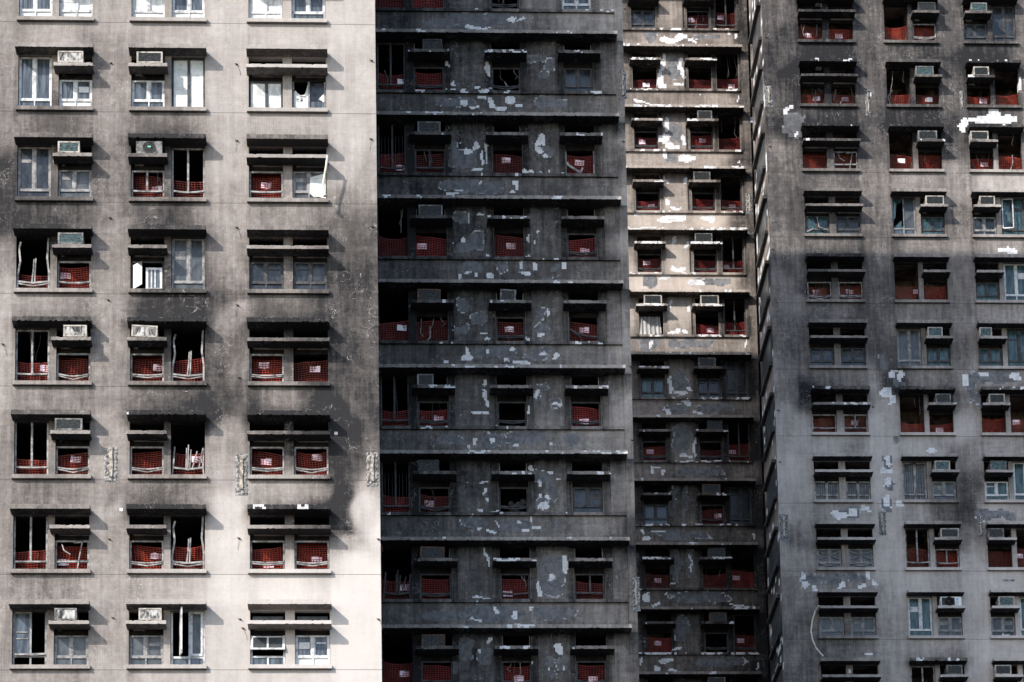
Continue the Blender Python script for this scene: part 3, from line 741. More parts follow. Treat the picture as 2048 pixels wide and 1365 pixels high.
BARE_B = [(960,61,22,3),(1022,40,10,5),(1040,43,8,3),(945,57,16,4),(932,208,9,8),(965,198,10,5),(985,205,7,13),(1000,215,14,5),(1020,200,7,9),(1038,211,9,4),(950,219,8,3),(905,171,5,4),(958,174,8,3),(976,135,4,22),(900,181,12,3),(930,182,7,3),(975,181,12,3),(1005,180,8,3),(1027,180,8,3),(896,130,4,9),
 (955,296,6,9),(940,303,11,7),(961,322,4,12),(953,340,9,3),(921,291,3,4),(1082,285,9,13),(1075,305,8,10),(1088,315,6,6),(995,349,6,4),(1020,349,4,4),(1056,349,10,4),(1080,349,3,4),(1096,349,2,4),(1125,349,5,4),(974,310,4,20),(1050,343,5,7),(1032,368,8,6),(1035,378,5,8),(905,390,14,4),(915,383,10,3),(958,364,3,3),(1028,388,6,3),
 (924,484,5,6),(905,488,2,3),(958,431,8,3),(1072,465,2,2),(1070,490,2,6),(975,515,4,4),(1052,482,3,9),(1053,516,5,3),(920,552,4,6),(955,554,4,5),(977,550,5,6),(940,548,10,3),(1040,530,4,9),(1050,547,9,5),(1068,535,7,9),(1122,537,6,7),
 (968,668,8,3),(975,680,8,3),(1008,684,8,3),(1033,684,6,3),(1058,684,6,3),(1058,675,4,5),(1085,672,9,5),(1096,628,3,8),(935,712,7,14),(927,722,5,6),(980,703,5,6),(1023,702,5,4),(1008,724,6,5),(1082,709,9,4),(1113,712,7,5),(895,723,8,3),(1040,730,20,3),
 (974,800,4,24),(960,830,18,3),(976,764,4,7),(1058,820,4,12),(990,855,20,3),(1024,855,12,3),(1075,790,4,8),(1112,812,9,3),(980,868,4,3),(950,882,5,6),(985,886,4,6),(1030,896,10,4),(1100,893,5,3),(940,893,4,4),
 (965,965,9,3),(968,981,3,6),(972,998,4,5),(958,1022,7,4),(990,1026,20,3),(1045,1026,10,3),(1080,968,6,9),(1082,995,5,4),(1097,998,5,6),(1086,1014,9,8),(1118,963,5,2),(1062,938,4,6),(1096,948,5,3),(1035,1046,7,4),(1052,1063,9,5),(1072,1055,11,3),(995,1050,2,6),(960,1060,6,3),(1065,1042,3,6),(985,1066,10,3),
 (962,1195,14,3),(974,1120,4,20),(1128,1130,6,22),(1080,1180,5,16),(1105,1160,5,5),(1010,1198,12,3),(995,1226,4,8),(1031,1229,6,10),(945,1240,7,3),(960,1244,10,3),(1060,1222,3,6),(1030,1250,12,3),
 (1117,1300,9,14),(983,1285,4,8),(960,1300,3,4),(1063,1325,4,8),(1098,1338,3,3),(1127,1340,3,4)]
BED_B = [(940,40,40,16),(1000,38,36,14),(880,52,30,9),(910,205,40,10),(1100,206,30,12),(1074,124,16,9),(1097,135,12,16),(1088,157,9,8),(930,318,28,20),(905,290,10,10),(1094,303,13,13),(1087,275,8,8),(960,378,55,14),(900,372,30,8),(925,438,18,12),(955,485,18,22),(930,500,18,10),(945,533,22,12),(1002,536,14,12),(1043,535,8,10),(1114,534,11,9),(1100,556,12,3),
 (925,615,14,14),(955,640,18,14),(920,660,14,10),(1083,630,12,15),(1084,660,13,11),(1000,706,30,14),(1070,716,26,9),(1087,702,12,8),(960,705,14,12),(1078,795,6,9),(1112,808,12,12),(1090,775,12,8),(985,880,24,14),(1045,876,38,14),(1076,870,10,14),(1143,883,11,13),(905,880,26,10),(1085,955,20,14),(1102,985,14,20),(1080,1010,8,10),(1030,1052,30,10),(950,1050,30,10),(1120,1056,5,6),
 (1105,1155,26,40),(985,1228,70,15),(1110,1226,40,12),(880,1232,30,10),(930,1300,20,20),(970,1315,16,16),(905,1340,14,12),(1103,1325,9,10),(1126,1328,13,16),(1104,1350,9,8)]
# ---- peeling narrow wing
SOOT_C = [(1265,25,.62),(1290,30,.5),(1345,40,.42),(1400,30,.6),(1450,80,.40),(1300,75,.36),(1490,60,.76),(1290,140,.5),(1350,130,.42),(1420,120,.5),(1300,200,.46),(1440,200,.38),(1490,200,.72),(1350,260,.38),(1290,260,.45),(1420,260,.46),(1300,318,.34),(1440,318,.30),(1490,330,.72),(1350,380,.34),(1290,380,.40),(1430,380,.44),(1300,440,.2),(1430,440,.12),(1495,450,.70),(1355,510,.24),(1290,510,.36),(1430,510,.46),(1290,566,.12),(1360,566,.14),(1450,566,.16),(1500,560,.70),
 (1350,630,.2),(1280,630,.26),(1430,630,.42),(1500,660,.66),(1300,690,.46),(1400,690,.40),(1480,690,.44),(1350,760,.46),(1280,760,.56),(1440,740,.72),(1505,780,.84),(1300,818,.44),(1400,818,.46),(1490,818,.5),(1360,880,.46),(1285,880,.66),(1440,870,.76),(1510,900,.93),(1300,942,.52),(1400,942,.5),(1490,942,.56),(1360,1000,.62),(1290,1000,.74),(1450,1000,.84),(1510,1030,.97),(1300,1070,.60),(1400,1070,.58),(1490,1070,.62),(1360,1130,.66),(1290,1130,.80),(1450,1120,.86),(1515,1150,.97),(1300,1195,.62),(1400,1195,.60),(1490,1195,.66),(1360,1260,.66),(1300,1260,.82),(1450,1250,.92),(1520,1280,.97),(1310,1325,.62),(1420,1325,.62),(1495,1325,.68),(1520,1350,.95)]
BARE_C = [(1340,80,28,7),(1362,74,18,6),(1385,82,8,4),(1458,70,3,4),(1474,74,2,5),(1323,140,6,28),(1322,165,8,14),(1366,140,6,28),(1355,173,14,4),(1275,204,9,5),(1290,207,10,3),(1400,192,3,4),(1478,200,2,8),(1332,250,6,14),(1330,285,6,12),(1345,296,16,7),(1368,285,5,14),(1322,278,5,8),(1375,318,18,8),(1328,315,4,9),(1473,323,5,3),(1331,362,4,9),(1368,366,5,8),(1350,418,16,4),(1332,405,6,10),(1340,441,32,9),(1420,440,20,6),(1280,430,14,4),(1346,482,8,7),(1372,492,4,10),(1358,540,16,6),(1390,566,22,8),(1330,558,14,6),(1340,610,3,12),(1348,664,16,5),(1376,620,3,10),(1372,664,8,4),
 (1300,692,4,8),(1494,692,2,11),(1342,770,5,24),(1358,786,16,5),(1378,780,6,6),(1333,826,8,9),(1372,808,14,4),(1395,828,8,3),(1360,835,14,2),(1329,875,3,26),(1372,914,14,4),(1389,890,3,26),(1303,943,5,9),(1316,936,10,3),(1328,946,3,6),(1287,1080,7,5),(1310,1062,18,3),(1283,1068,4,6),(1502,1078,3,7),(1378,1130,3,24),(1344,1170,10,3),(1296,1196,6,10),(1312,1208,10,3),(1480,1213,20,2),(1330,1190,8,2),(1352,1300,20,2),(1283,1326,5,10),(1312,1340,8,6),(1330,1322,14,5),(1350,1345,16,3),(1512,1330,2,10)]
BED_C = [(1300,75,12,12),(1410,75,30,6),(1350,140,14,18),(1350,270,14,22),(1340,320,10,10),(1300,692,20,12),(1380,690,50,10),(1355,770,20,22),(1350,818,26,11),(1430,818,40,9),(1360,880,18,30),(1400,944,50,10),(1348,1000,6,34),(1372,1000,5,34),(1360,1072,60,9),(1350,1130,9,30),(1380,1130,8,28),(1400,1196,60,10),(1363,1260,14,28),(1440,1325,50,10),(1300,566,14,12),(1420,566,40,8)]
# ---- grey wing on the right
SOOT_D = [(1535,10,.56),(1560,40,.54),(1560,130,.60),(1580,60,.74),(1590,140,.78),(1560,200,.62),(1550,300,.52),(1580,290,.58),(1575,265,.80),(1600,230,.64),(1660,105,.74),(1660,20,.8),(1750,60,.62),(1750,130,.64),(1720,100,.70),(1850,105,.70),(1950,110,.76),(1900,60,.62),(2040,40,.55),(2040,120,.56),(1750,200,.62),(1740,260,.66),(1850,235,.74),(1900,200,.66),(1900,260,.74),(1770,250,.72),(2000,110,.72),(2040,330,.5),
 (1560,400,.56),(1590,420,.66),(1560,480,.50),(1650,365,.50),(1740,360,.52),(1755,430,.54),(1740,420,.60),(1750,480,.62),(1840,365,.38),(1910,370,.48),(1920,440,.58),(1990,358,.26),(2030,362,.26),(1570,560,.38),(1600,530,.48),(1608,580,.66),(1595,600,.36),(1660,495,.44),(1755,540,.54),(1760,600,.58),(1780,560,.6),(1840,495,.42),(1915,520,.50),(1990,490,.38),(1570,660,.46),(1600,690,.52),(1650,620,.42),(1750,660,.60),(1765,700,.66),(1840,620,.42),(1915,620,.56),(1925,700,.58),(1990,625,.36),(1560,750,.40),(1600,730,.50),(1610,790,.84),(1590,785,.50),(1650,748,.42),(1700,750,.40),(1740,770,.36),(1770,760,.74),(1850,755,.42),(1910,770,.46),(1985,755,.3),(1570,830,.26),(1595,860,.30),(1740,850,.26),(1780,830,.36),(1570,930,.22),(1600,960,.26),(1670,890,.24),(1710,905,.40),(1740,890,.28),(1745,960,.24),(1840,890,.26),(1915,800,.56),(1910,850,.28),(1925,910,.52),(1930,970,.68),(1935,1030,.76),(1900,1020,.56),(1985,890,.38),
 (1580,1030,.32),(1600,1080,.56),(1580,1120,.36),(1670,1020,.34),(1740,1060,.34),(1750,1120,.30),(1840,1025,.34),(1930,1080,.58),(1925,1130,.34),(1990,1025,.24),(1580,1200,.50),(1600,1250,.56),(1680,1165,.44),(1745,1200,.44),(1770,1260,.46),(1840,1160,.24),(1935,1180,.32),(1930,1260,.34),(1990,1160,.22),(1570,1300,.52),(1600,1350,.60),(1690,1300,.54),(1750,1330,.46),(1790,1300,.4),(1850,1300,.30),(1940,1330,.36),(1990,1300,.24),(2040,1300,.24)]
BARE_D = [(1577,222,4,11),(1735,205,4,14),(1737,190,3,10),(1635,16,8,16),(1636,142,7,14),(2000,236,44,10),(1960,240,30,9),(1925,252,9,14),(1985,226,14,7),(2043,165,4,16),(2020,503,24,6),(1784,748,8,9),(1775,785,13,11),(1786,800,7,9),(1801,752,6,14),(1928,760,4,18),(1965,748,12,5),(2030,753,14,7),(1862,900,13,5),(1772,942,14,7),(1776,922,6,12),(1778,965,7,8),(1775,1000,9,14),(1800,1008,9,7),(1680,1032,16,8),(1705,1026,14,8),(1730,1018,10,5),(1604,1152,7,9),(1612,1170,12,7),(1630,1178,8,6),(1683,1168,8,9),(1722,1174,10,4),(1735,1150,5,12),(1750,1170,8,6),(1731,1311,12,2),(1700,1345,3,3),(1595,270,3,4)]
BED_D = [(1590,248,26,22),(1600,265,22,14),(1768,727,10,15),(1798,760,10,18),(1945,775,10,32),(1985,752,50,14),(1955,800,8,12),(1788,880,6,10),(1775,925,8,16),(1780,975,9,12),(1775,1010,14,14),(1700,1025,26,10),(1625,1160,26,10),(1665,1160,16,10),(1710,1155,22,10),(1990,1030,40,10),(2020,1160,20,3)]

FA = Facade('A', 'pale sunlit wing', 78.877 - .52, .43, 1.6 + 49.658, 1.6 + 47.932, SOOT_A, BARE_A, [], 'wall_a')
SB = 1.008
FB = Facade('B', 'dark recess', (85.560 - .52) * SB, .52, 1.6 + 54.2526 * SB, 1.6 + 52.4636 * SB, SOOT_B, BARE_B, BED_B, 'wall_b', FL * SB)
FC = Facade('C', 'narrow peeling wing', 115.754 - .52, .50, 1.6 + 71.9975, 1.6 + 71.9975 - 1.79, SOOT_C, BARE_C, BED_C, 'wall_c')
FD = Facade('D', 'far right wing', 108.851 - .52, .43, 1.6 + 65.5375 + 1.73, 1.6 + 65.5375, SOOT_D, BARE_D, BED_D, 'wall_d')

def interior(f, parent, u0, u1, ks, parts, top, mat='burnt', depth=2.4):
    """burnt-out rooms behind the openings: floors, ceilings, back and party walls"""
    mb = MB(); y0 = f.y + .27; y1 = f.y + depth
    for k in ks:
        zc = f.H(k) + .02; zf = f.S(k) - .45
        mb.box(u0, u1, y0, y1, zc, zc + (f.fl - (zc - zf)))      # slab between this room and the one above
    mb.box(u0, u1, y0, y1, f.S(ks[-1]) - .45 - .3, f.S(ks[-1]) - .45)
    mb.box(u0, u1, y1 + .004, y1 + .2, f.S(ks[-1]) - .75, f.H(ks[0]) + 1.0)
    for k in ks:
        for x in parts: mb.box(x - .06, x + .06, y0 + .004, y1, f.S(k) - .446, f.H(k) + .016)
    return mb.build('burnt_interior', M[mat], parent)

def bay_rows(f, parent, ks, bays, table, side):
    """square windowed wing. bays: (name, u0, u1, kind) kind 'TS' tall left + shelf right, 'ST' mirrored, 'SS' one long shelf"""
    rects = []; jobs = []
    for k in ks:
        zo0 = f.S(k) + .125; zo1 = f.H(k) + .0
        for b, (bn, u0, u1, kind) in enumerate(bays):
            a0, a1 = u0 + .05, u1 - .05; pc = (a0 + a1) / 2; pw = .13 if kind == 'SS' else .095
            rects += [(a0, pc - pw, zo0, zo1, None), (pc + pw, a1, zo0, zo1, None)]
            jobs.append((k, b, (a0, pc - pw), (pc + pw, a1), zo0, zo1, u0, u1, pc, pw))
    return rects, jobs

def rows_of(f, root, ks, bays, jobs, table, hood_soot):
    for (k, b, L, Rr, zo0, zo1, u0, u1, pc, pw) in jobs:
        bn, _, _, kind = bays[b]
        seed = k * 31 + b * 7 + ord(f.key) * 101
        burnt = hood_soot.get((k, b), .1)
        hb = {'A': .0, 'D': .05}[f.key] * 0 + (.035 if burnt > .38 else .01 if burnt > .28 else 0)
        if f.key == 'A' and (k, b) not in ((6, 2), (5, 1)): hb = 0
        if f.key == 'A' and burnt < .1: burnt -= .10
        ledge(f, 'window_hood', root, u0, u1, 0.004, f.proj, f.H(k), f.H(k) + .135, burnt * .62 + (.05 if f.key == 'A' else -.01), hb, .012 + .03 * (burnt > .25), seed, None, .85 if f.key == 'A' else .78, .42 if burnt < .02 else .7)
        ledge(f, 'window_sill', root, u0, u1, 0.004, .10, f.S(k), f.S(k) + .12, -.04, 0, .008, seed + 1, None, .9)
        sz1 = f.H(k) - f.sh + .105; sz0 = f.H(k) - f.sh
        if kind == 'SS': s0, s1 = u0, u1
        elif kind == 'TS': s0, s1 = pc + pw - .10, u1
        else: s0, s1 = u0, pc - pw + .10
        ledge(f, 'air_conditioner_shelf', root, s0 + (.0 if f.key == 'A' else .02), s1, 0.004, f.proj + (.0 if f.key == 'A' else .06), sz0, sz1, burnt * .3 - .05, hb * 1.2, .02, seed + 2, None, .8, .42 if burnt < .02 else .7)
        ent = table.get((k, b))
        if not ent: continue
        (lc, ln, lnote), (rc, rn, rnote) = ent
        rw = f'{ORD[k if f.key in "AD" else k]} row of {f.phrase}'
        for side, rect, code, nh, note in (('left', L, lc, ln, lnote), ('right', Rr, rc, rn, rnote)):
            shelf = kind == 'SS' or (kind == 'TS' and side == 'right') or (kind == 'ST' and side == 'left')
            z1 = zo1 - .02 if not shelf else sz0 - .14
            zt = zo0 + .002
            where = f'{side} window, {bn} bay, {rw}'
            if code in SPECIAL: SPECIAL[code](f, root, rect[0] + .01, rect[1] - .01, zt, z1, seed)
            else: window(f, root, rect[0] + .01, rect[1] - .01, zt, z1, code, seed + (3 if side == 'left' else 4), shelf)
            if shelf:   # the lintel strip behind the shelf and the small light above it
                mb = MB(); mb.box(rect[0], rect[1], f.y + .10, f.y + .24, z1 + .002, sz1 + .02); mb.build('lintel', M['burnt'], root)
            if nh:
                white = bool(note and len(note) > 2)
                net(f, rect[0] + .02, rect[1] - .02, zo0 + .005, nh, where, seed + (11 if side == 'left' else 12), note, None, white)

# special openings -------------------------------------------------------------
def w_torn(f, root, u0, u1, z0, z1, seed):
    y = f.y + .085; mx = (u0 + u1) / 2; fr = MB()
    for x in (u0, mx - .03, u1 - .05): fr.box(x, x + .05, y, y + .05, z0, z1)
    fr.box(u0 + .05, u1 - .05, y + .002, y + .048, z0, z0 + .05)
    o = fr.build('window', M['mid_frame'], root)
    h = z1 - z0; mb = MB()
    yy = y + .03
    pts = [(u0 + .05, z0 + .05), (mx - .03, z0 + .05), (mx - .03, z0 + h * .95), (mx - .08, z0 + h * .72), (mx - .13, z0 + h * .58), (mx - .24, z0 + h * .55), (u0 + .14, z0 + h * .62), (u0 + .09, z0 + h * .72), (u0 + .05, z0 + h * .66)]
    n = len(pts); mb.add([(p[0], yy, p[1]) for p in pts] + [(p[0], yy + .006, p[1]) for p in pts], [tuple(range(n)), tuple(range(2 * n - 1, n - 1, -1))])
    c = mb.build('torn_sheet', M['board'], o)
    mb = MB(); mb.add([(mx - .24, yy - .005, z0 + h * .55), (mx - .10, yy - .03, z0 + h * .56), (mx - .12, yy - .03, z0 + h * .50), (mx - .26, yy - .03, z0 + h * .52), (u0 + .11, yy - .02, z0 + h * .62), (u0 + .14, yy - .005, z0 + h * .64)], [(0, 1, 2, 3), (0, 3, 4, 5)])
    mb.build('curled_edge', M['rubbish'], o)
    mb = MB(); t = y + .036; mb.box(mx + .03, u1 - .05, t, t + .006, z0 + .05, z1 - .02); mb.build('pane', M['pane_dark'], o)
    mb = MB(); mb.box(mx + .03, u1 - .05, t - .006, t - .001, z0 + .05, z0 + h * .33); mb.build('pane', M['pane_blue'], o)
    mb = MB(); mb.add([(u1 - .05, y + .02, z0 + h * .62), (u1 - .2, y + .0, z0 + h * .40), (u1 - .05, y + .01, z0 + h * .30), (u1 - .05, y + .02, z0 + .05), (u1 - .02, y + .0, z0 + .06), (u1 - .02, y + .01, z0 + h * .7)], [(0, 1, 2), (0, 2, 3, 4, 5)])
    mb.add([(mx + .0, y - .01, z0 + .03), (u1 - .04, y - .01, z0 + .03), (u1 - .06, y - .015, z0 + .10), (mx + .2, y - .015, z0 + .07)], [(0, 1, 2, 3)])
    mb.build('torn_film', M['rubbish'], o)
    # hand lettering, turned on its side as in the photograph: SF over 3 rows of strokes
    ink = MB(); yl = yy - .004; sx = u0 + .125; sz = z0 + h * .33
    def st(*P): ink.bar([(sx + a, yl, sz + b) for a, b in P], .011, .004)
    st((.06, .0), (.075, .02), (.06, .035), (.04, .02), (.02, .005), (.005, .02), (.0, .04))            # S
    st((.0, .055), (.03, .075), (.065, .06)); st((.0, .055), (.005, .10)); st((.03, .075), (.034, .10))   # F
    st((.10, .0), (.135, .02), (.16, .0)); st((.10, .02), (.13, .035), (.165, .03)); st((.10, .05), (.14, .055), (.165, .045)); st((.105, .08), (.13, .065), (.15, .09), (.165, .07)); st((.10, .1), (.13, .115), (.16, .105))
    ink.build('hand_lettering', M['ink'], o)
def w_broken(f, root, u0, u1, z0, z1, seed):
    o = window(f, root, u0, u1, z0, z1, 'gg', seed, True)
    y = f.y + .075; w = u1 - u0; mb = MB()
    mb.add([(u0 + w * .52, y, z1 - .18), (u1 - .02, y, z1 - .05), (u1 - .02, y - .01, z0 + .02), (u0 + w * .8, y, z0 + .12), (u0 + w * .62, y - .015, z0 + .1), (u0 + w * .5, y - .02, z0 + .22)], [(0, 1, 2, 3, 4, 5)])
    mb.build('torn_film', M['board'], o)
def w_open(f, root, u0, u1, z0, z1, seed):
    y = f.y + .075; w = u1 - u0; fr = MB(); mx = u0 + w * .45
    for x in (u0, u1 - .045): fr.box(x, x + .045, y, y + .05, z0, z1)
    fr.box(u0 + .045, u1 - .045, y, y + .05, z1 - .04, z1); fr.box(u0 + .045, u1 - .045, y, y + .05, z0, z0 + .03)
    o = fr.build('window', M['alu_dark'], root)
    mb = MB(); mb.add([(u0 + .06, y - .01, z0 + .05), (mx - .1, y - .10, z0 + .16), (mx - .1, y - .10, z1 - .02), (u0 + .06, y - .01, z1 - .12)], [(0, 1, 2, 3)]); mb.build('pane', M['pane_grey'], o)
    fr2 = MB(); a, b, c, e = mx, u1 - .05, z0 + .02, z1 - .2
    for x in (a, b - .07): fr2.box(x, x + .07, y - .03, y + .0, c, e)
    for z in (c, e - .06): fr2.box(a + .07, b - .07, y - .03, y + .0, z, z + .06)
    for x in (a + .14, a + .24): fr2.box(x, x + .04, y - .028, y - .005, c + .06, e - .06)
    s = fr2.build('sash', M['white_frame'], o)
    mb = MB(); mb.box(a + .07, b - .07, y - .012, y - .006, c + .06, e - .06); mb.build('pane', M['pane_blue'], o)
def w_half(f, root, u0, u1, z0, z1, seed):
    y = f.y + .085; w = u1 - u0; mx = (u0 + u1) / 2; tr = z0 + .3; fr = MB()
    for x in (u0, mx, u1 - .05): fr.box(x, x + .05, y, y + .05, z0, z1)
    fr.box(u0 + .05, u1 - .05, y + .002, y + .052, tr - .03, tr + .03); fr.box(u0 + .05, mx, y + .004, y + .04, z1 - .05, z1)
    for zz in (.5, .62): fr.box(u0 + .09, mx - .05, y + .01, y + .03, z0 + (z1 - z0) * zz, z0 + (z1 - z0) * zz + .03)
    o = fr.build('window', M['mid_frame'], root)
    mb = MB(); mb.box(u0 + .05, mx, y + .032, y + .04, tr + .03, z1 - .05); mb.build('pane', M['pane_blue'], o)
    mb = MB(); mb.bar([(u0 + .06, y - .03, tr + .04), (mx, y - .06, tr + .03), (u1 - .02, y - .04, tr + .05)], .05, .03); mb.build('loose_bar', M['alu'], o)
def w_casement(f, root, u0, u1, z0, z1, seed):
    y = f.y + .085; w = u1 - u0; mx = u0 + w * .52; tr = z0 + .26; fr = MB()
    for x in (u0, mx, u1 - .05): fr.box(x, x + .05, y, y + .05, z0, z1)
    fr.box(u0 + .05, u1 - .05, y + .002, y + .052, tr - .03, tr + .03)
    for z in (tr + .03, z1 - .07): fr.box(mx + .05, u1 - .05, y - .02, y + .04, z, z + .07)
    for x in (mx + .05, u1 - .11): fr.box(x, x + .06, y - .02, y + .04, tr + .10, z1 - .07)
    o = fr.build('window', M['white_frame'], root)
    mb = MB(); mb.box(mx + .11, u1 - .11, y + .022, y + .03, tr + .10, z1 - .07); mb.build('pane', M['pane_grey'], o)
    mb = MB(); mb.box(u0 + .05, u1 - .05, y + .022, y + .03, z0 + .01, tr - .03); mb.build('pane', M['pane_blue'], o)
    # open casement swung out towards the viewer
    sw = MB(); x = u0 + w * .30; sw.add([(x - .05, y + .0, tr + .05), (x + .02, y - .42, tr - .02), (x + .02, y - .42, z1 - .02), (x - .05, y + .0, z1 + .0), (x - .01, y + .0, tr + .05), (x + .06, y - .42, tr - .02), (x + .06, y - .42, z1 - .02), (x - .01, y + .0, z1 + .0)],
        [(0, 1, 2, 3), (7, 6, 5, 4), (0, 4, 5, 1), (1, 5, 6, 2), (2, 6, 7, 3), (3, 7, 4, 0)])
    sw.build('open_sash', M['white_frame'], o)
def w_pushout(f, root, u0, u1, z0, z1, seed):
    y = f.y + .085; w = u1 - u0; tr = z0 + .3; fr = MB(); mx = (u0 + u1) / 2
    for x in (u0, u1 - .05): fr.box(x, x + .05, y, y + .05, z0, z1)
    for z in (z0, tr - .05): fr.box(u0 + .05, u1 - .05, y, y + .05, z, z + .05)
    fr.box(mx - .025, mx + .025, y, y + .05, z0 + .05, tr - .05)
    o = fr.build('window', M['white_frame'], root)
    mb = MB(); mb.box(u0 + .05, u1 - .05, y + .03, y + .036, z0 + .05, tr - .05); mb.build('pane', M['pane_blue'], o)
    # top-hung sash pushed out
    c, e = tr + .13, z1 - .02; sw = MB(); k = .16
    def q(x0, x1, t0, t1):
        pts = []
        for x, t in ((x0, t0), (x1, t0), (x1, t1), (x0, t1)):
            pts.append((x, y - .01 - k * (1 - t), c + (e - c) * t))
        sw.add(pts + [(p[0], p[1] + .04, p[2]) for p in pts], [(0, 1, 2, 3), (7, 6, 5, 4), (0, 4, 5, 1), (1, 5, 6, 2), (2, 6, 7, 3), (3, 7, 4, 0)])
    q(u0, u0 + .07, 0, 1); q(u1 - .07, u1, 0, 1); q(u0 + .07, u1 - .07, 0, .12); q(u0 + .07, u1 - .07, .9, 1); q(mx - .025, mx + .025, .12, .9)
    s = sw.build('open_sash', M['white_frame'], o)
    sw = MB(); q(u0 + .07, u1 - .07, .12, .9); 
    sw.v = [(p[0], p[1] + .012 if i % 8 < 4 else p[1] - .012, p[2]) for i, p in enumerate(sw.v)]; sw.build('pane', M['pane_grey'], o)
def w_taped(f, root, u0, u1, z0, z1, seed):
    o = window(f, root, u0, u1, z0, z1, 'gg', seed, True); y = f.y + .077; mb = MB(); w = u1 - u0; tr = z0 + .27; mx = (u0 + u1) / 2
    for za, zb in ((tr + .05, z1 - .04), (z0 + .02, tr - .02)):
        mb.bar([(u0 + .06, y, za + (zb - za) * .15), (mx, y - .002, (za + zb) / 2), (u1 - .06, y, zb - (zb - za) * .15)], .035, .004)
        mb.bar([(u0 + .06, y - .006, zb - (zb - za) * .15), (mx, y - .008, (za + zb) / 2), (u1 - .06, y - .006, za + (zb - za) * .15)], .035, .004)
        mb.bar([(mx, y - .012, za + (zb - za) * .3), (mx, y - .012, zb - (zb - za) * .25)], .035, .004)
    mb.build('tape', M['mid_frame'], o)
def w_shards(f, root, u0, u1, z0, z1, seed):
    """glass with a large hole broken out of one casement"""
    y = f.y + .085; w = u1 - u0; mx = (u0 + u1) / 2; tr = z0 + .3; fr = MB()
    for x in (u0, mx - .03, u1 - .05): fr.box(x, x + .05, y, y + .05, z0, z1)
    fr.box(u0 + .05, u1 - .05, y + .002, y + .052, tr - .03, tr + .03)
    for zz in (.45, .7): fr.box(mx - .08, mx - .03, y - .02, y, tr + .1, z1 - .1)
    o = fr.build('window', M['mid_frame'], root)
    mb = MB(); mb.box(mx + .03, u1 - .05, y + .03, y + .036, tr + .03, z1); mb.build('pane', M['pane_grey'], o)
    mb = MB(); mb.box(u0 + .05, u1 - .05, y + .03, y + .036, z0, tr - .03); mb.build('pane', M['pane_blue'], o)
    mb = MB(); P = [(u0 + .05, tr + .05), (u0 + .2, tr + .18), (mx - .1, tr + .35), (mx - .03, tr + .3), (mx - .03, tr + .03), (u0 + .05, tr + .03)]
    mb.add([(a, y + .03, b) for a, b in P], [tuple(range(6))]); P = [(u0 + .05, z1), (mx - .03, z1), (mx - .03, z1 - .15), (u0 + .2, z1 - .25), (u0 + .14, tr + .5), (u0 + .05, tr + .3)]
    mb.add([(a, y + .03, b) for a, b in P], [tuple(range(6))]); mb.build('broken_pane', M['pane_teal'], o)
def w_lean(f, root, u0, u1, z0, z1, seed):
    """two casements hanging loose"""
    o = window(f, root, u0, u1, z0, z1, 'gtd', seed, True); y = f.y + .065; w = u1 - u0; mb = MB()
    mb.bar([(u0 + .05, y - .05, z0 + .12), (u0 + .3, y - .08, z0 + .22), (u0 + .42, y - .06, z0 + .2)], .05, .03); mb.bar([(u0 + w * .5, y - .03, z1 - .05), (u0 + w * .56, y - .08, z0 + .3), (u1 - .06, y - .06, z0 + .18)], .04, .03)
    mb.build('loose_bar', M['mid_frame'], o)
def w_ajar(f, root, u0, u1, z0, z1, seed):
    """a white casement standing ajar, dark glass beside it"""
    o = window(f, root, u0, u1, z0, z1, 'gtd', seed, False); y = f.y + .075; w = u1 - u0; a, b, c, e = u0 + .04, u0 + w * .46, z0 + .32, z1 - .05; fr = MB()
    for x, dy in ((a, -.02), (b, -.14)): fr.box(x, x + .04, y + dy - .03, y + dy, c + dy * .3, e + dy * .3)
    fr.bar([(a + .04, y - .04, c), (b, y - .16, c - .04)], .05, .03); fr.bar([(a + .04, y - .04, e), (b, y - .16, e - .04)], .04, .03)
    fr.build('open_sash', M['white_frame'], o)
SPECIAL = {'torn': w_torn, 'broken': w_broken, 'open': w_open, 'half': w_half, 'casement': w_casement, 'push': w_pushout, 'taped': w_taped, 'shards': w_shards, 'lean': w_lean, 'ajar': w_ajar}

# ------------------------------------------------------------------ ground
g_ = MB(); g_.add([(-900, -600, 0), (900, -600, 0), (900, 1200, 0), (-900, 1200, 0)], [(0, 1, 2, 3)])
tag(g_.build('ground', M['asphalt'], origin=(0, 0, 0)), 'grey asphalt ground spreading round the foot of the burnt towers', 'ground', kind='structure')

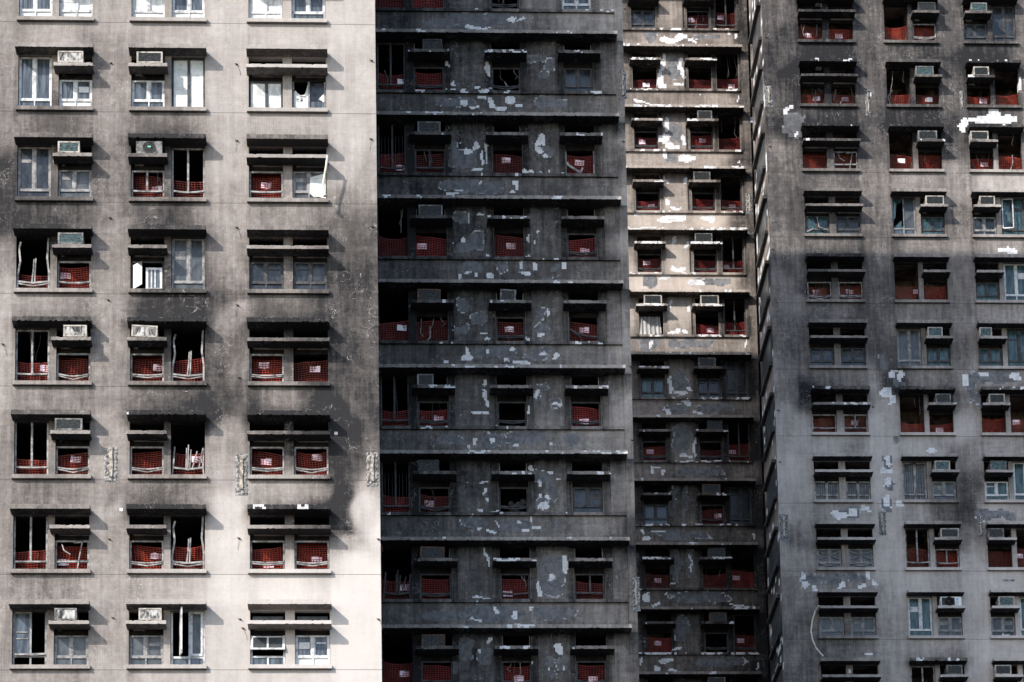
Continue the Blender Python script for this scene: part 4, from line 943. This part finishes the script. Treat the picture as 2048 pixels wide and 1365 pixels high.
# ------------------------------------------------------------------ left tower: sunlit wing A and dark recess B
ROOF = 77.4
left = empty('apartment_tower', (-9.0, 84.0, 0.0))
tag(left, 'nearer burnt tower, pale sunlit left wing joined to a sooty black recessed wing', 'apartment tower')
KA = list(range(0, 8))
FA.bays = [(-9.79, -7.606), (-6.608, -4.429), (-3.293, -1.005)]
BAYS_A = [('left', -9.79, -7.606, 'TS'), ('middle', -6.608, -4.429, 'ST'), ('right', -3.293, -1.005, 'SS')]
N = ('n', 0, None)
TAB_A = {
 (0, 0): (('gw', 0, None), ('ww', 0, None)), (0, 1): (('ww', 0, None), ('gw', 0, None)), (0, 2): (('ww', 0, None), ('gw', 0, None)),
 (1, 0): (('gw', 0, None), ('gw', 0, None)), (1, 1): (('gw', 0, None), ('wb', 0, None)), (1, 2): (('wb', 0, None), ('torn', 0, None)),
 (2, 0): (('g', 0, None), ('gg', 0, None)), (2, 1): (('f', .72, (.72, .42)), ('f', .47, None)), (2, 2): (('f', .74, (.5, .5)), ('broken', 0, None)),
 (3, 0): (('fb', .44, None), ('f', .62, (.22, .62))), (3, 1): (('open', 0, None), ('gg', 0, None)), (3, 2): (('gd', 0, None), ('gd', 0, None)),
 (4, 0): (('f', .56, (.84, .66)), ('fr', .66, None)), (4, 1): (('fr', .70, (.78, .52)), ('fb', .66, None)), (4, 2): (('fr', .74, (.42, .60)), ('n', .60, (.62, .62))),
 (5, 0): (('f', .42, None), ('fr', .58, (.55, .74))), (5, 1): (('fr', .68, None), ('fx', .62, (.72, .72))), (5, 2): (('fr', .64, (.46, .55)), ('fr', .66, (.66, .80))),
 (6, 0): (('f', .50, None), ('fd', .62, (.24, .2))), (6, 1): (('fr', .70, (.74, .58)), ('fb', .66, None)), (6, 2): (('fr', .62, (.52, .12)), ('fr', .70, (.62, .32))),
 (7, 0): (('half', 0, None), ('gg', 0, None)), (7, 1): (('gg', 0, None), ('casement', 0, None)), (7, 2): (('push', 0, None), ('gw', 0, None)),
}
HS_A = {(k, b): .06 for k in KA for b in range(3)}
HS_A.update({(7, 0): .02, (7, 1): .03, (0, 0): .03, (0, 1): .03, (0, 2): .03, (2, 1): .34, (2, 2): .2, (3, 0): .22, (3, 1): .12, (4, 0): .30, (4, 1): .30, (4, 2): .42, (5, 0): .14, (5, 1): .42, (5, 2): .5, (6, 0): .08, (6, 1): .45, (6, 2): .48, (1, 0): .02, (7, 2): .02})
FA.plumes = [(BAYS_A[b][1], BAYS_A[b][2], FA.H(k) + .10, min(.42, v * .8)) for (k, b), v in HS_A.items() if v > .11]
rectsA, jobsA = bay_rows(FA, left, KA, BAYS_A, TAB_A, 0)
relief(FA, 'wall', left, -26.0, .36, 0.0, ROOF, rectsA, (-10.7, .36, 29.2, 51.2), 0.0, .09)
interior(FA, left, -10.6, .1, KA, [-7.2, -3.9, -2.15], ROOF)
rows_of(FA, left, KA, BAYS_A, jobsA, TAB_A, HS_A)
# the wing's body, roof and returns
mb = MB(); mb.box(-26.0, .356, FA.y + 2.7, 90.0, 0, ROOF); mb.box(-26.0, -5.0, 90.004, 96.0, 0, ROOF)
mb.box(.2, .359, FA.y + .004, FA.y + 2.69, 0, ROOF); mb.box(-26.0, -25.8, FA.y + .004, FA.y + 2.69, 0, ROOF); mb.box(-25.79, .19, FA.y + .26, FA.y + 2.69, ROOF - .3, ROOF)
mb.build('wing_body', FA.mat, left, att=FA.att())
for (k, b, x0, x1, kind, gr) in [(1, 0, 115, 166, 'cream', 'ash'), (1, 1, 273, 325, 'cream', 'dark'), (2, 0, 115, 159, 'cream', 'teal'), (3, 0, 115, 166, 'grey', 'teal'), (4, 0, 126, 173, 'cream', 'ash'), (4, 1, 262, 314, 'cream', 'ash'), (5, 0, 109, 164, 'grey', 'dark'), (7, 0, 108, 153, 'grey', 'ash'), (7, 1, 277, 323, 'cream', 'ash')]:
    aircon(FA, FA.px_u(x0, k, .4), FA.px_u(x1, k, .4), FA.H(k) - FA.sh + .107, f'{BAYS_A[b][0]} bay, {ORD[k]} row of {FA.phrase}', kind, gr, .36, .05 if (k, b) == (4, 1) else 0)
fan_unit(FA, FA.px_u(272, 2, .36), FA.px_u(324, 2, .36), FA.H(2) - FA.sh + .107, f'middle bay, third row of {FA.phrase}', 'grey outdoor fan unit with green sticker', False)
for i, q in enumerate([(208, 236, 895, 965), (471, 496, 908, 992), (733, 757, 905, 974)]): spall(FA, left, *q, 40 + i)
# white lights above the long shelf of the clean bottom row
for s in (0, 1):
    k, b, L, Rr, zo0, zo1, *_ = jobsA[7 * 3 + 2]
    r_ = L if s == 0 else Rr
    mb = MB(); z = FA.H(7); mb.box(r_[0] + .06, r_[1] - .06, FA.y + .14, FA.y + .15, z - .45, z - .14)
    mb.build('transom_pane', M['pane_grey'], left)
for i, (k, x0, x1) in enumerate([(1, 537, 566), (3, 537, 566), (3, 588, 620), (3, 258, 283)]):
    f = FA; mb = MB(); mb.box(f.px_u(x0, k, -.15), f.px_u(x1, k, -.15), f.y + .15, f.y + .158, f.H(k) - .44, f.H(k) - .2); mb.build('transom_pane', M['pane_grey'], left)

# recess B -----------------------------------------------------------------------------------------
f = FB
sc = lambda v: v * SB
UB = dict(l=.36, t0=sc(.43), t1=sc(1.31), o1=(sc(1.56), sc(2.51)), s1=(sc(1.39), sc(2.69)), p1=(sc(2.69), sc(3.72)), s2=(sc(3.75), sc(5.05)), o2=(sc(3.97), sc(4.87)), p2=(sc(5.07), sc(6.02)), s3=(sc(6.02), sc(7.33)), o3=(sc(6.2), sc(7.12)), p3=(sc(7.36), sc(7.82)), pil=(sc(7.82), sc(8.07)))
FB.opens = [(UB['t0'], UB['t1']), UB['o1'], UB['o2'], UB['o3']]
KB = list(range(0, 10))
rects = []
for k in KB:
    zs0 = f.S(k); zt = f.H(k)
    rects.append((UB['l'], UB['pil'][0], zs0 - (f.fl - (zt - zs0)) + .0, zs0, .05))         # spandrel below the sill
    for p in ('p1', 'p2', 'p3'): rects.append((UB[p][0], UB[p][1], zs0 + .06, zt + .02, .07))
    zo0 = zs0 + .105; zo1 = zt - .005
    rects += [(UB['t0'], UB['t1'], zo0, zo1, None)] + [(UB[o][0], UB[o][1], zo0, zo1, None) for o in ('o1', 'o2', 'o3')]
rects.append((UB['pil'][0], UB['pil'][1], 0, ROOF, .12)); FB.pier_d = .12
relief(FB, 'wall', left, UB['l'], UB['pil'][1], 0, ROOF, rects, (.36, 8.2, 31.5, 58.5), 0.0, .045)
interior(FB, left, .4, sc(7.9), KB, [sc(1.45), sc(3.2), sc(5.5)], ROOF)
mb = MB(); mb.box(.36, UB['pil'][1] - .004, FB.y + 2.7, 90.0, 0, ROOF); mb.box(UB['pil'][1] - .2, UB['pil'][1] - .002, FB.y - .118, FB.y + 2.69, 0, ROOF); mb.build('recess_body', FB.mat, left, att=FB.att())
B_COLS = [('first', UB['t0'], UB['t1'], None), ('second', *UB['o1'], UB['s1']), ('third', *UB['o2'], UB['s2']), ('fourth', *UB['o3'], UB['s3'])]
TAB_B = {
 0: (('n', .5, None), ('n', .5, None), ('fr', 0, None), ('gw', 0, None)),
 1: (('f', .62, (.86, .55)), ('fr', .66, None), ('fr', 0, None), ('gd', 0, None)),
 2: (('gr0', .72, (.78, .3)), ('f', .66, None), ('n', .66, (.46, .78)), ('fv', .66, (.50, .72))),
 3: (('n', .66, None), ('n', .70, (.24, .56)), ('n', .74, (.56, .62)), ('fr', .64, (.60, .42))),
 4: (('n', .64, (.76, .72)), ('n', .66, None), ('fr', .62, (.46, .72)), ('fs', .64, (.52, .72))),
 5: (('f', .52, None), ('fr', .52, (.66, .52)), ('fr', 0, None), ('fr', .62, (.46, .24))),
 6: (('gr0', .56, None), ('fr', .56, (.34, .62)), ('rub', 0, None), ('gd', 0, None)),
 7: (('fx', .62, (.74, .74)), ('fr', .62, None), ('f', .62, (.28, .26)), ('f', .56, None)),
 8: (('n', .78, (.70, .60)), ('fr', .66, None), ('fr', .64, (.58, .42)), ('fr', .66, (.56, .36))),
 9: (('n', .6, None), ('n', .6, None), ('n', .6, None), ('n', .6, None))}
for k in KB:
    zs0, zh = f.S(k), f.H(k); seed = 900 + k * 17
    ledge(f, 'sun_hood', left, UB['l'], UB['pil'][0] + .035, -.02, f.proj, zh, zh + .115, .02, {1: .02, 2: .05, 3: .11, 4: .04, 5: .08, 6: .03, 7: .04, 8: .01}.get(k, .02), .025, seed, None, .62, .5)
    ledge(f, 'window_sill', left, UB['l'], UB['pil'][0] - .004, -.02, .13, zs0, zs0 + .10, .06, .015, .012, seed + 1)
    for ci, (cn, u0, u1, sh) in enumerate(B_COLS):
        code, nh, note = TAB_B[k][ci]; where = f'{cn} window, {ORD[k]} row of {f.phrase}'
        zo0 = zs0 + .107; z1 = zh - .01
        if sh:
            s1 = zh - f.sh + .105
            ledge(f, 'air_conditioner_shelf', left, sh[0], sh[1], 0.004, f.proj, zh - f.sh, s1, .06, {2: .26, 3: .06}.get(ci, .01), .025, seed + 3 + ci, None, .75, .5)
            z1 = zh - f.sh - .16
            mb = MB(); mb.box(u0, u1, f.y + .10, f.y + .24, z1 + .002, s1 + .02); mb.build('lintel', M['burnt'], left)
            if (k + ci) % 2 == 0:
                mb = MB()
                for x in (u0 + .02, u1 - .06): mb.box(x, x + .035, f.y + .1, f.y + .14, s1 + .022, zh - .01)
                mb.build('transom_frame', M['mid_frame'], left)
        if code == 'gr0':
            window(f, left, u0 + .01, u1 - .01, zo0, z1, 'f', seed + 30 + ci, False)
            o = MB()
            for x in np.linspace(u0 + .12, u1 - .12, 7): o.bar([(x, f.y + .22, zo0 + .3), (x, f.y + .22, z1 - .3)], .012, .012)
            o.build('window_bars', M['alu_dark'], left)
        elif code == 'rub':
            window(f, left, u0 + .01, u1 - .01, zo0, z1, 'fr', seed + 30 + ci, True)
            r = random.Random(5); mb = MB()
            for q in range(26):
                x = u0 + .38 + r.uniform(0, .40); zz = zo0 + r.uniform(0, .62); s = r.uniform(.05, .11)
                yb = f.y + .45 + r.uniform(-.06, .06); pts = [Vector((r.uniform(-1, 1), r.uniform(-1, 1), r.uniform(-1, 1))).normalized() * s for _ in range(8)]
                mb.add([(x + a * s, yb + b * s, zz + c * s) for a, b, c in ((-1, -1, -.7), (1, -.8, -1), (.9, 1, -.8), (-1, .8, -1), (-.7, -1, .9), (.8, -.9, 1), (1, .9, .7), (-.9, 1, 1))], [(0, 3, 2, 1), (4, 5, 6, 7), (0, 1, 5, 4), (1, 2, 6, 5), (2, 3, 7, 6), (3, 0, 4, 7)])
            tag(mb.build('rubble_pile', M['ac_dark']), 'heap of scorched rubble behind third window, seventh row of dark recess', 'rubble')
        else:
            o = window(f, left, u0 + .01, u1 - .01, zo0, z1, code, seed + 30 + ci, bool(sh))
        if nh: net(f, u0 + .01, u1 - .01, zo0 + .005, nh, where, seed + 50 + ci, note, None, bool(note) and (k, ci) in ((4, 0), (1, 0)))
for (k, c, x0, x1, kind, gr, tl) in [(1, 1, 846, 885, 'dark', 'dark', 0), (2, 1, 836, 882, 'grey', 'dark', 0), (3, 1, 838, 886, 'grey', 'dark', 0), (4, 1, 835, 882, 'rust', 'dark', .02), (4, 2, 1000, 1032, 'grey', 'dark', .07), (5, 1, 835, 868, 'grey', 'dark', 0), (6, 1, 836, 879, 'dark', 'dark', 0), (7, 1, 841, 890, 'rust', 'dark', .02), (8, 1, 844, 891, 'rust', 'bars', 0)]:
    aircon(f, f.px_u(x0, k, .4), f.px_u(x1, k, .4), f.H(k) - f.sh + .107, f'{B_COLS[c][0]} window, {ORD[k]} row of {f.phrase}', kind, gr, .40, tl)
for i, q in enumerate([(1238, 1252, 146, 205), (1264, 1279, 1157, 1226)]): spall(FB, left, *q, 60 + i)

# ------------------------------------------------------------------ right tower: peeling wing C and grey wing D
right = empty('apartment_tower', (20.0, 112.0, 0.0))
tag(right, 'farther burnt tower, narrow peeling recessed wing beside a grey right wing', 'apartment tower')
TOP2 = 82.0
f = FC
UC = dict(s1=(11.15, 12.45), o1=(11.29, 12.31), p1=(12.47, 13.46), s2=(13.48, 14.80), o2=(13.64, 14.61), t=(14.83, 15.75), pil=(15.85, 16.18))
FC.opens = [UC['o1'], UC['o2'], UC['t']]
KC = list(range(0, 12)); rects = []
for k in KC:
    zs0, zt = f.S(k), f.H(k)
    rects.append((9.0, UC['pil'][0], zs0 - (f.fl - (zt - zs0)), zs0, .05))
    rects.append((UC['p1'][0], UC['p1'][1], zs0 + .06, zt + .02, .07))
    zo0 = zs0 + .105; zo1 = zt - .005
    rects += [(*UC['o1'], zo0, zo1, None), (*UC['o2'], zo0, zo1, None), (*UC['t'], zo0, zo1, None)]
rects.append((UC['pil'][0], UC['pil'][1], 0, TOP2, .12)); FC.pier_d = .12
relief(FC, 'wall', right, 4.0, UC['pil'][1], 0, TOP2, rects, (10.6, 16.2, 42.5, 74.0), 0.0, .06)
interior(FC, right, 10.0, 15.84, KC, [12.9, 14.72], TOP2, 'burnt_brown', 2.0)
mb = MB(); mb.box(4.0, UC['pil'][1] - .004, FC.y + 2.3, FC.y + 9, 0, TOP2); mb.box(UC['pil'][1] - .2, UC['pil'][1] - .002, FC.y - .118, FC.y + 2.29, 0, TOP2); mb.build('recess_body', FC.mat, right, att=FC.att())
C_COLS = [('left', *UC['o1'], UC['s1']), ('middle', *UC['o2'], UC['s2']), ('right', *UC['t'], None)]
TAB_C = {
 0: (('gd', 0, None), ('f', .66, (.24, .75)), ('f', .8, (.3, .8))), 1: (('n', .42, (.56, .5, 1)), ('n', .50, None), ('n', .50, (.70, .4))), 2: (('fr', .56, (.36, .72)), ('fr', .66, (.56, .74)), ('n', .58, None)),
 3: (('fr', .48, (.66, .62)), ('fr', .54, None), ('fr', .54, (.56, .55))), 4: (('fr', .62, (.42, .8)), ('fr', .56, None), ('f', .56, (.22, .62))), 5: (('n', 0, None), ('n', .44, (.66, .6)), ('f', .58, None)),
 6: (('gtd', 0, None), ('gr', 0, None), ('gr', 0, None)), 7: (('fr', .60, (.36, .7)), ('fr', .5, None), ('f', .7, (.24, .62))), 8: (('gd', 0, None), ('f', .6, (.72, .62)), ('gr', .6, None)),
 9: (('n', .58, (.52, .62)), ('n', .6, None), ('n', .72, (.24, .64))), 10: (('n', .62, (.46, .72)), ('fr', 0, None), ('fr', .7, (.36, .72))), 11: (('n', .5, None), ('n', .5, None), ('n', .5, None))}
for k in KC:
    zs0, zh = f.S(k), f.H(k); seed = 2000 + k * 17
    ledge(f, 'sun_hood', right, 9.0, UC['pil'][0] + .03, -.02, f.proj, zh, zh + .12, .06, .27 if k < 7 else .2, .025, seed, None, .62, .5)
    ledge(f, 'window_sill', right, 9.0, UC['pil'][0] - .004, -.02, .13, zs0, zs0 + .10, .06, .2, .012, seed + 1)
    for ci, (cn, u0, u1, sh) in enumerate(C_COLS):
        code, nh, note = TAB_C[k][ci]; where = f'{cn} window, {ORD[k]} row of {f.phrase}'
        zo0 = zs0 + .107; z1 = zh - .01
        if sh:
            s1 = zh - f.sh + .11
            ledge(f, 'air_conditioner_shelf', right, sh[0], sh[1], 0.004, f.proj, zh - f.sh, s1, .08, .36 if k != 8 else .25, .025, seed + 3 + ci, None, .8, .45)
            z1 = zh - f.sh - .16
            mb = MB(); mb.box(u0, u1, f.y + .10, f.y + .24, z1 + .002, s1 + .02); mb.build('lintel', M['burnt'], right)
        o = window(f, right, u0 + .01, u1 - .01, zo0, z1, code, seed + 30 + ci, bool(sh))
        if nh: net(f, u0 + .01, u1 - .01, zo0 + .005, nh, where, seed + 50 + ci, note, None, bool(note) and len(note) > 2)
for (k, c, x0, x1, kind, gr) in [(2, 1, 1396, 1425.6, 'grey', 'dark'), (3, 1, 1388, 1422, 'grey', 'dark'), (4, 1, 1391, 1426, 'grey', 'dark'), (5, 0, 1289, 1325, 'cream', 'dark'), (5, 1, 1402, 1439, 'cream', 'dark'), (6, 1, 1398, 1433, 'grey', 'dark'), (7, 1, 1416, 1446, 'dark', 'dark'), (8, 1, 1406, 1442, 'rust', 'dark'), (9, 1, 1417, 1452, 'dark', 'bars'), (10, 1, 1420, 1455, 'rust', 'dark'), (11, 1, 1417, 1452, 'grey', 'dark')]:
    aircon(f, f.px_u(x0, k, .4), f.px_u(x1, k, .4), f.H(k) - f.sh + .112, f'{C_COLS[c][0]} window, {ORD[k]} row of {f.phrase}', kind, gr, .42)
spall(FC, right, 1491, 1505, 390, 432, 71)
# curtain blowing out of the sixth-row window
mb = MB(); k = 5; u0, u1 = UC['o1']; z0 = f.S(k) + .10; z1 = f.H(k) - .76; vs_ = []; nx, nz = 28, 8
for j in range(nz + 1):
    for i in range(nx + 1):
        s, t = i / nx, j / nz
        vs_.append((u0 + .03 + (u1 - u0 - .16) * s + .10 * (1 - t) * (s - .5), f.y + .16 - .18 * (1 - t) * (1 - .5 * s) + .028 * math.sin(s * 34 + t), z0 + (z1 - z0) * t + .03 * math.sin(s * 19) * (1 - t) + .16 * s * s * (1 - t)))
mb.add(vs_, [(j * (nx + 1) + i, j * (nx + 1) + i + 1, (j + 1) * (nx + 1) + i + 1, (j + 1) * (nx + 1) + i) for j in range(nz) for i in range(nx)])
tag(mb.build('curtain', M['curtain']), 'pale pleated curtain hanging out of left window, sixth row of narrow peeling wing', 'curtain')

# wing D -------------------------------------------------------------------------------------------
KD = list(range(0, 11))
FD.bays = [(17.191, 19.476), (20.633, 22.813), (23.819, 26.0)]
BAYS_D = [('left', 17.191, 19.476, 'SS'), ('middle', 20.633, 22.813, 'TS'), ('right', 23.819, 26.0, 'ST'), ]
TAB_D = {
 (0, 0): (('n', .62, (.44, .36)), ('n', .52, (.48, .36))), (0, 1): (('n', .62, None), ('fr', .62, None)), (0, 2): (('gd', 0, None), ('gd', 0, None)),
 (1, 0): (('n', .42, (.70, .62)), ('n', .42, (.60, .6))), (1, 1): (('n', .42, None), ('n', .44, (.60, .62, 1))), (1, 2): (('n', .42, (.74, .5)), ('n', .46, None)),
 (2, 0): (('n', .66, None), ('fd', .64, None)), (2, 1): (('n', .58, (.54, .58, 1)), ('n', .62, None)), (2, 2): (('n', .48, (.66, .5)), ('n', .56, None)),
 (3, 0): (('lean', 0, None), ('gd', 0, None)), (3, 1): (('shards', 0, None), ('gtd', 0, None)), (3, 2): (('g', 0, None), ('ajar', 0, None)),
 (4, 0): (('fr', .52, (.42, .62)), ('fr', .54, (.50, .60))), (4, 1): (('n', .58, (.94, .6)), ('n', .58, None)), (4, 2): (('gtd', 0, None), ('gt', 0, None)),
 (5, 0): (('gd', 0, None), ('gd', 0, None)), (5, 1): (('gg', 0, None), ('gtd', 0, None)), (5, 2): (('gtd', 0, None), ('gtd', 0, None)),
 (6, 0): (('f', .56, None), ('f', .58, (.5, .66))), (6, 1): (('n', .38, None), ('n', .36, (.48, .3))), (6, 2): (('n', .58, None), ('n', .58, (.32, .78))),
 (7, 0): (('gr', 0, None), ('gr', 0, None)), (7, 1): (('gr', 0, None), ('gg', 0, None)), (7, 2): (('gt', 0, None), ('gt', 0, None)),
 (8, 0): (('taped', 0, None), ('taped', 0, None)), (8, 1): (('f', .72, None), ('f', .66, None)), (8, 2): (('n', .70, None), ('n', .68, (.2, .56))),
 (9, 0): (('gg', 0, None), ('gg', 0, None)), (9, 1): (('gt', 0, None), ('gg', 0, None)), (9, 2): (('g', 0, None), ('gt', 0, None)),
 (10, 0): (('gd', 0, None), ('gd', 0, None)), (10, 1): (('f', 0, None), ('gd', 0, None)), (10, 2): (('gd', 0, None), ('gtd', 0, None))}
HS_D = {(k, b): .08 for k in KD for b in range(3)}
HS_D.update({(0, 0): .2, (0, 1): .2, (0, 2): .2, (1, 0): .3, (1, 1): .12, (1, 2): .3, (2, 0): .32, (2, 1): .3, (2, 2): .34, (4, 0): .34, (6, 0): .3, (6, 1): .3, (6, 2): .3, (10, 1): .3})
FD.plumes = [(BAYS_D[b][1], BAYS_D[b][2], FD.H(k) + .10, v * .8) for (k, b), v in HS_D.items() if v > .15]
rectsD, jobsD = bay_rows(FD, right, KD, BAYS_D, TAB_D, 0)
relief(FD, 'wall', right, 15.82, 34.0, 0, TOP2, rectsD, (15.82, 26.6, 40.0, 70.2), 0.0, .08)
interior(FD, right, 16.1, 27.0, KD, [18.33, 20.0, 21.72, 23.3, 24.9], TOP2, 'scorched_brown', 1.6)
rows_of(FD, right, KD, BAYS_D, jobsD, TAB_D, HS_D)
mb = MB(); mb.box(16.0, 34.0, FD.y + 2.3, 112.39, 0, TOP2); mb.box(16.2, 34.0, FC.y + 6, FC.y + 9, 0, TOP2); mb.box(17.4, 34.0, 112.40, FC.y + 5.99, 0, TOP2); mb.box(33.8, 33.996, FD.y + .02, FD.y + 2.29, 0, TOP2); mb.build('wing_body', FD.mat, right, att=FD.att(.3))
fd = FD
for (k, b, x0, x1, kind, gr) in [(0, 1, 1838, 1873, 'dark', 'dark'), (0, 2, 1944, 1976, 'grey', 'teal'), (1, 1, 1833, 1869, 'grey', 'teal'), (1, 2, 1949, 1980, 'cream', 'dark'), (2, 1, 1838, 1876, 'grey', 'dark'), (2, 2, 1943, 1979, 'cream', 'dark'), (3, 1, 1853, 1890, 'cream', 'dark'), (3, 2, 1961, 1992, 'cream', 'dark'), (5, 1, 1857, 1887, 'cream', 'teal'), (5, 2, 1961, 1986, 'cream', 'teal'), (6, 1, 1873, 1904, 'grey', 'dark'), (6, 2, 1980, 2012, 'cream', 'dark'), (7, 1, 1871, 1902, 'cream', 'teal'), (7, 2, 1983, 2015, 'grey', 'teal'), (8, 1, 1883, 1920, 'cream', 'dark'), (8, 2, 1978, 2010, 'grey', 'dark'), (9, 2, 1999, 2031, 'cream', 'teal'), (10, 1, 1895, 1927, 'grey', 'dark'), (10, 2, 1992, 2025, 'cream', 'dark')]:
    aircon(fd, fd.px_u(x0, k, .4), fd.px_u(x1, k, .4), fd.H(k) - fd.sh + .107, f'{BAYS_D[b][0]} bay, {ORD[k]} row of {fd.phrase}', kind, gr, .40)
fan_unit(fd, fd.px_u(1883, 9, .36), fd.px_u(1925, 9, .36), fd.H(9) - fd.sh + .107, f'middle bay, tenth row of {fd.phrase}', 'white outdoor unit with scorched fan and blue emblem', True)
for i, q in enumerate([(1530, 1544, 172, 214), (1731, 1740, 180, 232), (1559, 1577, 1029, 1082), (1757, 1772, 1024, 1071), (1957, 1966, 1028, 1073), (1920, 1927, 182, 220)]): spall(FD, right, *q, 80 + i)

# the flank of wing D that faces the recess: hoods and sills seen edge-on
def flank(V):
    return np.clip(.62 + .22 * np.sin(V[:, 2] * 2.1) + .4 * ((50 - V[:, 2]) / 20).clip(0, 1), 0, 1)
mb = MB(); y0, y1 = FD.y + .004, 112.4; n = 12
zs_ = np.arange(38.0, TOP2, .25)
vs_ = [(15.821, y0 + (y1 - y0) * i / n, z) for z in zs_ for i in range(n + 1)]
mb.add(vs_, [(j * (n + 1) + i, j * (n + 1) + i + 1, (j + 1) * (n + 1) + i + 1, (j + 1) * (n + 1) + i) for j in range(len(zs_) - 1) for i in range(n)])
mb.box(15.83, 16.0, y0, y1, 0, TOP2)
rr = random.Random(3)
mb.build('flank_wall', M['wall_c'], right, att={'soot': flank, 'bare': lambda V: np.array([rr.uniform(-.2, .62) for _ in range(len(V))]), 'bed': lambda V: np.full(len(V), -1.)})
for k in KD:
    for nm, z, t, d in (('flank_hood', FD.H(k) + .05, .13, .16), ('flank_sill', FD.S(k) + .3, .12, .13)):
        mb = MB(); mb.box(15.82 - d, 15.819, y0 + .25, y1 - .55, z, z + t)
        mb.build(nm, M['ac_dark'], right)
    mb = MB(); mb.box(15.79, 15.818, y0 + .5, y1 - .9, FD.S(k) + .43, FD.H(k) + .04); mb.build('flank_window', M['pane_grey'], right)
# drainpipe and duct in the slot between the wings
mb = MB(); mb.tube([(16.30, FC.y + .4, 30.0), (16.30, FC.y + .4, TOP2 - 1)], .06, 8); mb.build('drainpipe', M['pipe_black'], right)
u_, z_ = unpix(1505, 242, FC.y - .05)
mb = MB(); mb.box(u_ - .12, u_ + .12, FC.y - .12, FC.y + .3, z_ - .12, z_ + .12); mb.build('pipe_bracket', M['pipe_grey'], right)

# ------------------------------------------------------------------ loose pipes, hose and wall ties
mb = MB(); P = [(655, 312), (652, 335), (649, 352), (646, 370), (648, 386)]
pts = []
for i, (x, y) in enumerate(P):
    u, z = FA.pix(x, y, .46 - .015 * i); pts.append((u, FA.y - .46 + .015 * i, z))
mb.tube(pts, .032, 8); e = pts[-1]
mb.tube([(e[0] - .02, e[1], e[2] + .02), (e[0] + .03, e[1] - .01, e[2] - .10)], .055, 8)
tag(mb.build('hanging_pipe', M['hose_cream']), 'bent cream drainpipe hanging from the shelf of the right bay, pale sunlit wing', 'pipe')
mb = MB(); P = [(1638, 1212), (1631, 1222), (1625, 1240), (1622, 1262), (1625, 1280), (1632, 1296), (1640, 1306), (1646, 1312)]; pts = []
for i, (x, y) in enumerate(P):
    d = .42 if i in (0, 7) else .2; u, z = FD.pix(x, y, d); pts.append((u, FD.y - d, z))
fine = []
for a, b in zip(pts[:-1], pts[1:]):
    for t in (0, .33, .66): fine.append(tuple(p + (q - p) * t for p, q in zip(a, b)))
fine.append(pts[-1])
mb.tube(fine, .03, 8)
tag(mb.build('hose', M['hose_cream']), 'curved cream hose hanging beside the left bay, tenth row of far right wing', 'hose')
ties = [(FA, left, 473, 130, 1), (FA, left, 743, 123, 0), (FA, left, 474, 283, 1), (FA, left, 742, 280, 1), (FA, left, 221, 438, 0), (FA, left, 474, 457, 1), (FA, left, 744, 455, 1), (FA, left, 217, 602, 0), (FA, left, 475, 612, 1), (FA, left, 6, 690, 1), (FA, left, 479, 757, 1), (FA, left, 226, 1237, 0), (FA, left, 486, 1258, 1), (FA, left, 480, 1240, 0), (FA, left, 219, 1080, 0), (FA, left, 478, 1078, 1), (FA, left, 757, 1080, 1), (FA, left, 757, 1240, 1), (FA, left, 222, 128, 0),
        (FB, left, 1247, 285, 1), (FB, left, 1259, 583, 1), (FB, left, 1262, 735, 1), (FB, left, 1265, 882, 1), (FB, left, 1250, 20, 0), (FD, right, 1532, 76, 0), (FD, right, 1545, 500, 0), (FD, right, 1557, 822, 1), (FD, right, 1540, 294, 1), (FD, right, 1746, 815, 0), (FD, right, 1560, 925, 0)]
for i, (f, root, x, y, wire) in enumerate(ties):
    r = random.Random(i); d = getattr(f, 'pier_d', 0); u, z = f.pix(x, y, d); mb = MB(); Y = f.y - d
    mb.tube([(u, Y + .0, z), (u + .01, Y - .05, z + .01)], .016, 6)
    mb.tube([(u - .05, Y - .03, z + .02), (u + .05, Y - .035, z - .01)], .012, 6)
    if wire: q_ = r.choice((-.3, 1)); mb.tube([(u, Y - .04, z), (u + .05 * q_, Y - .03, z - .10), (u + .10 * q_, Y - .012, z - .22), (u + .11 * q_, Y - .008, z - .33)], .0035, 5)
    mb.build('wall_tie', M['rust'], root)
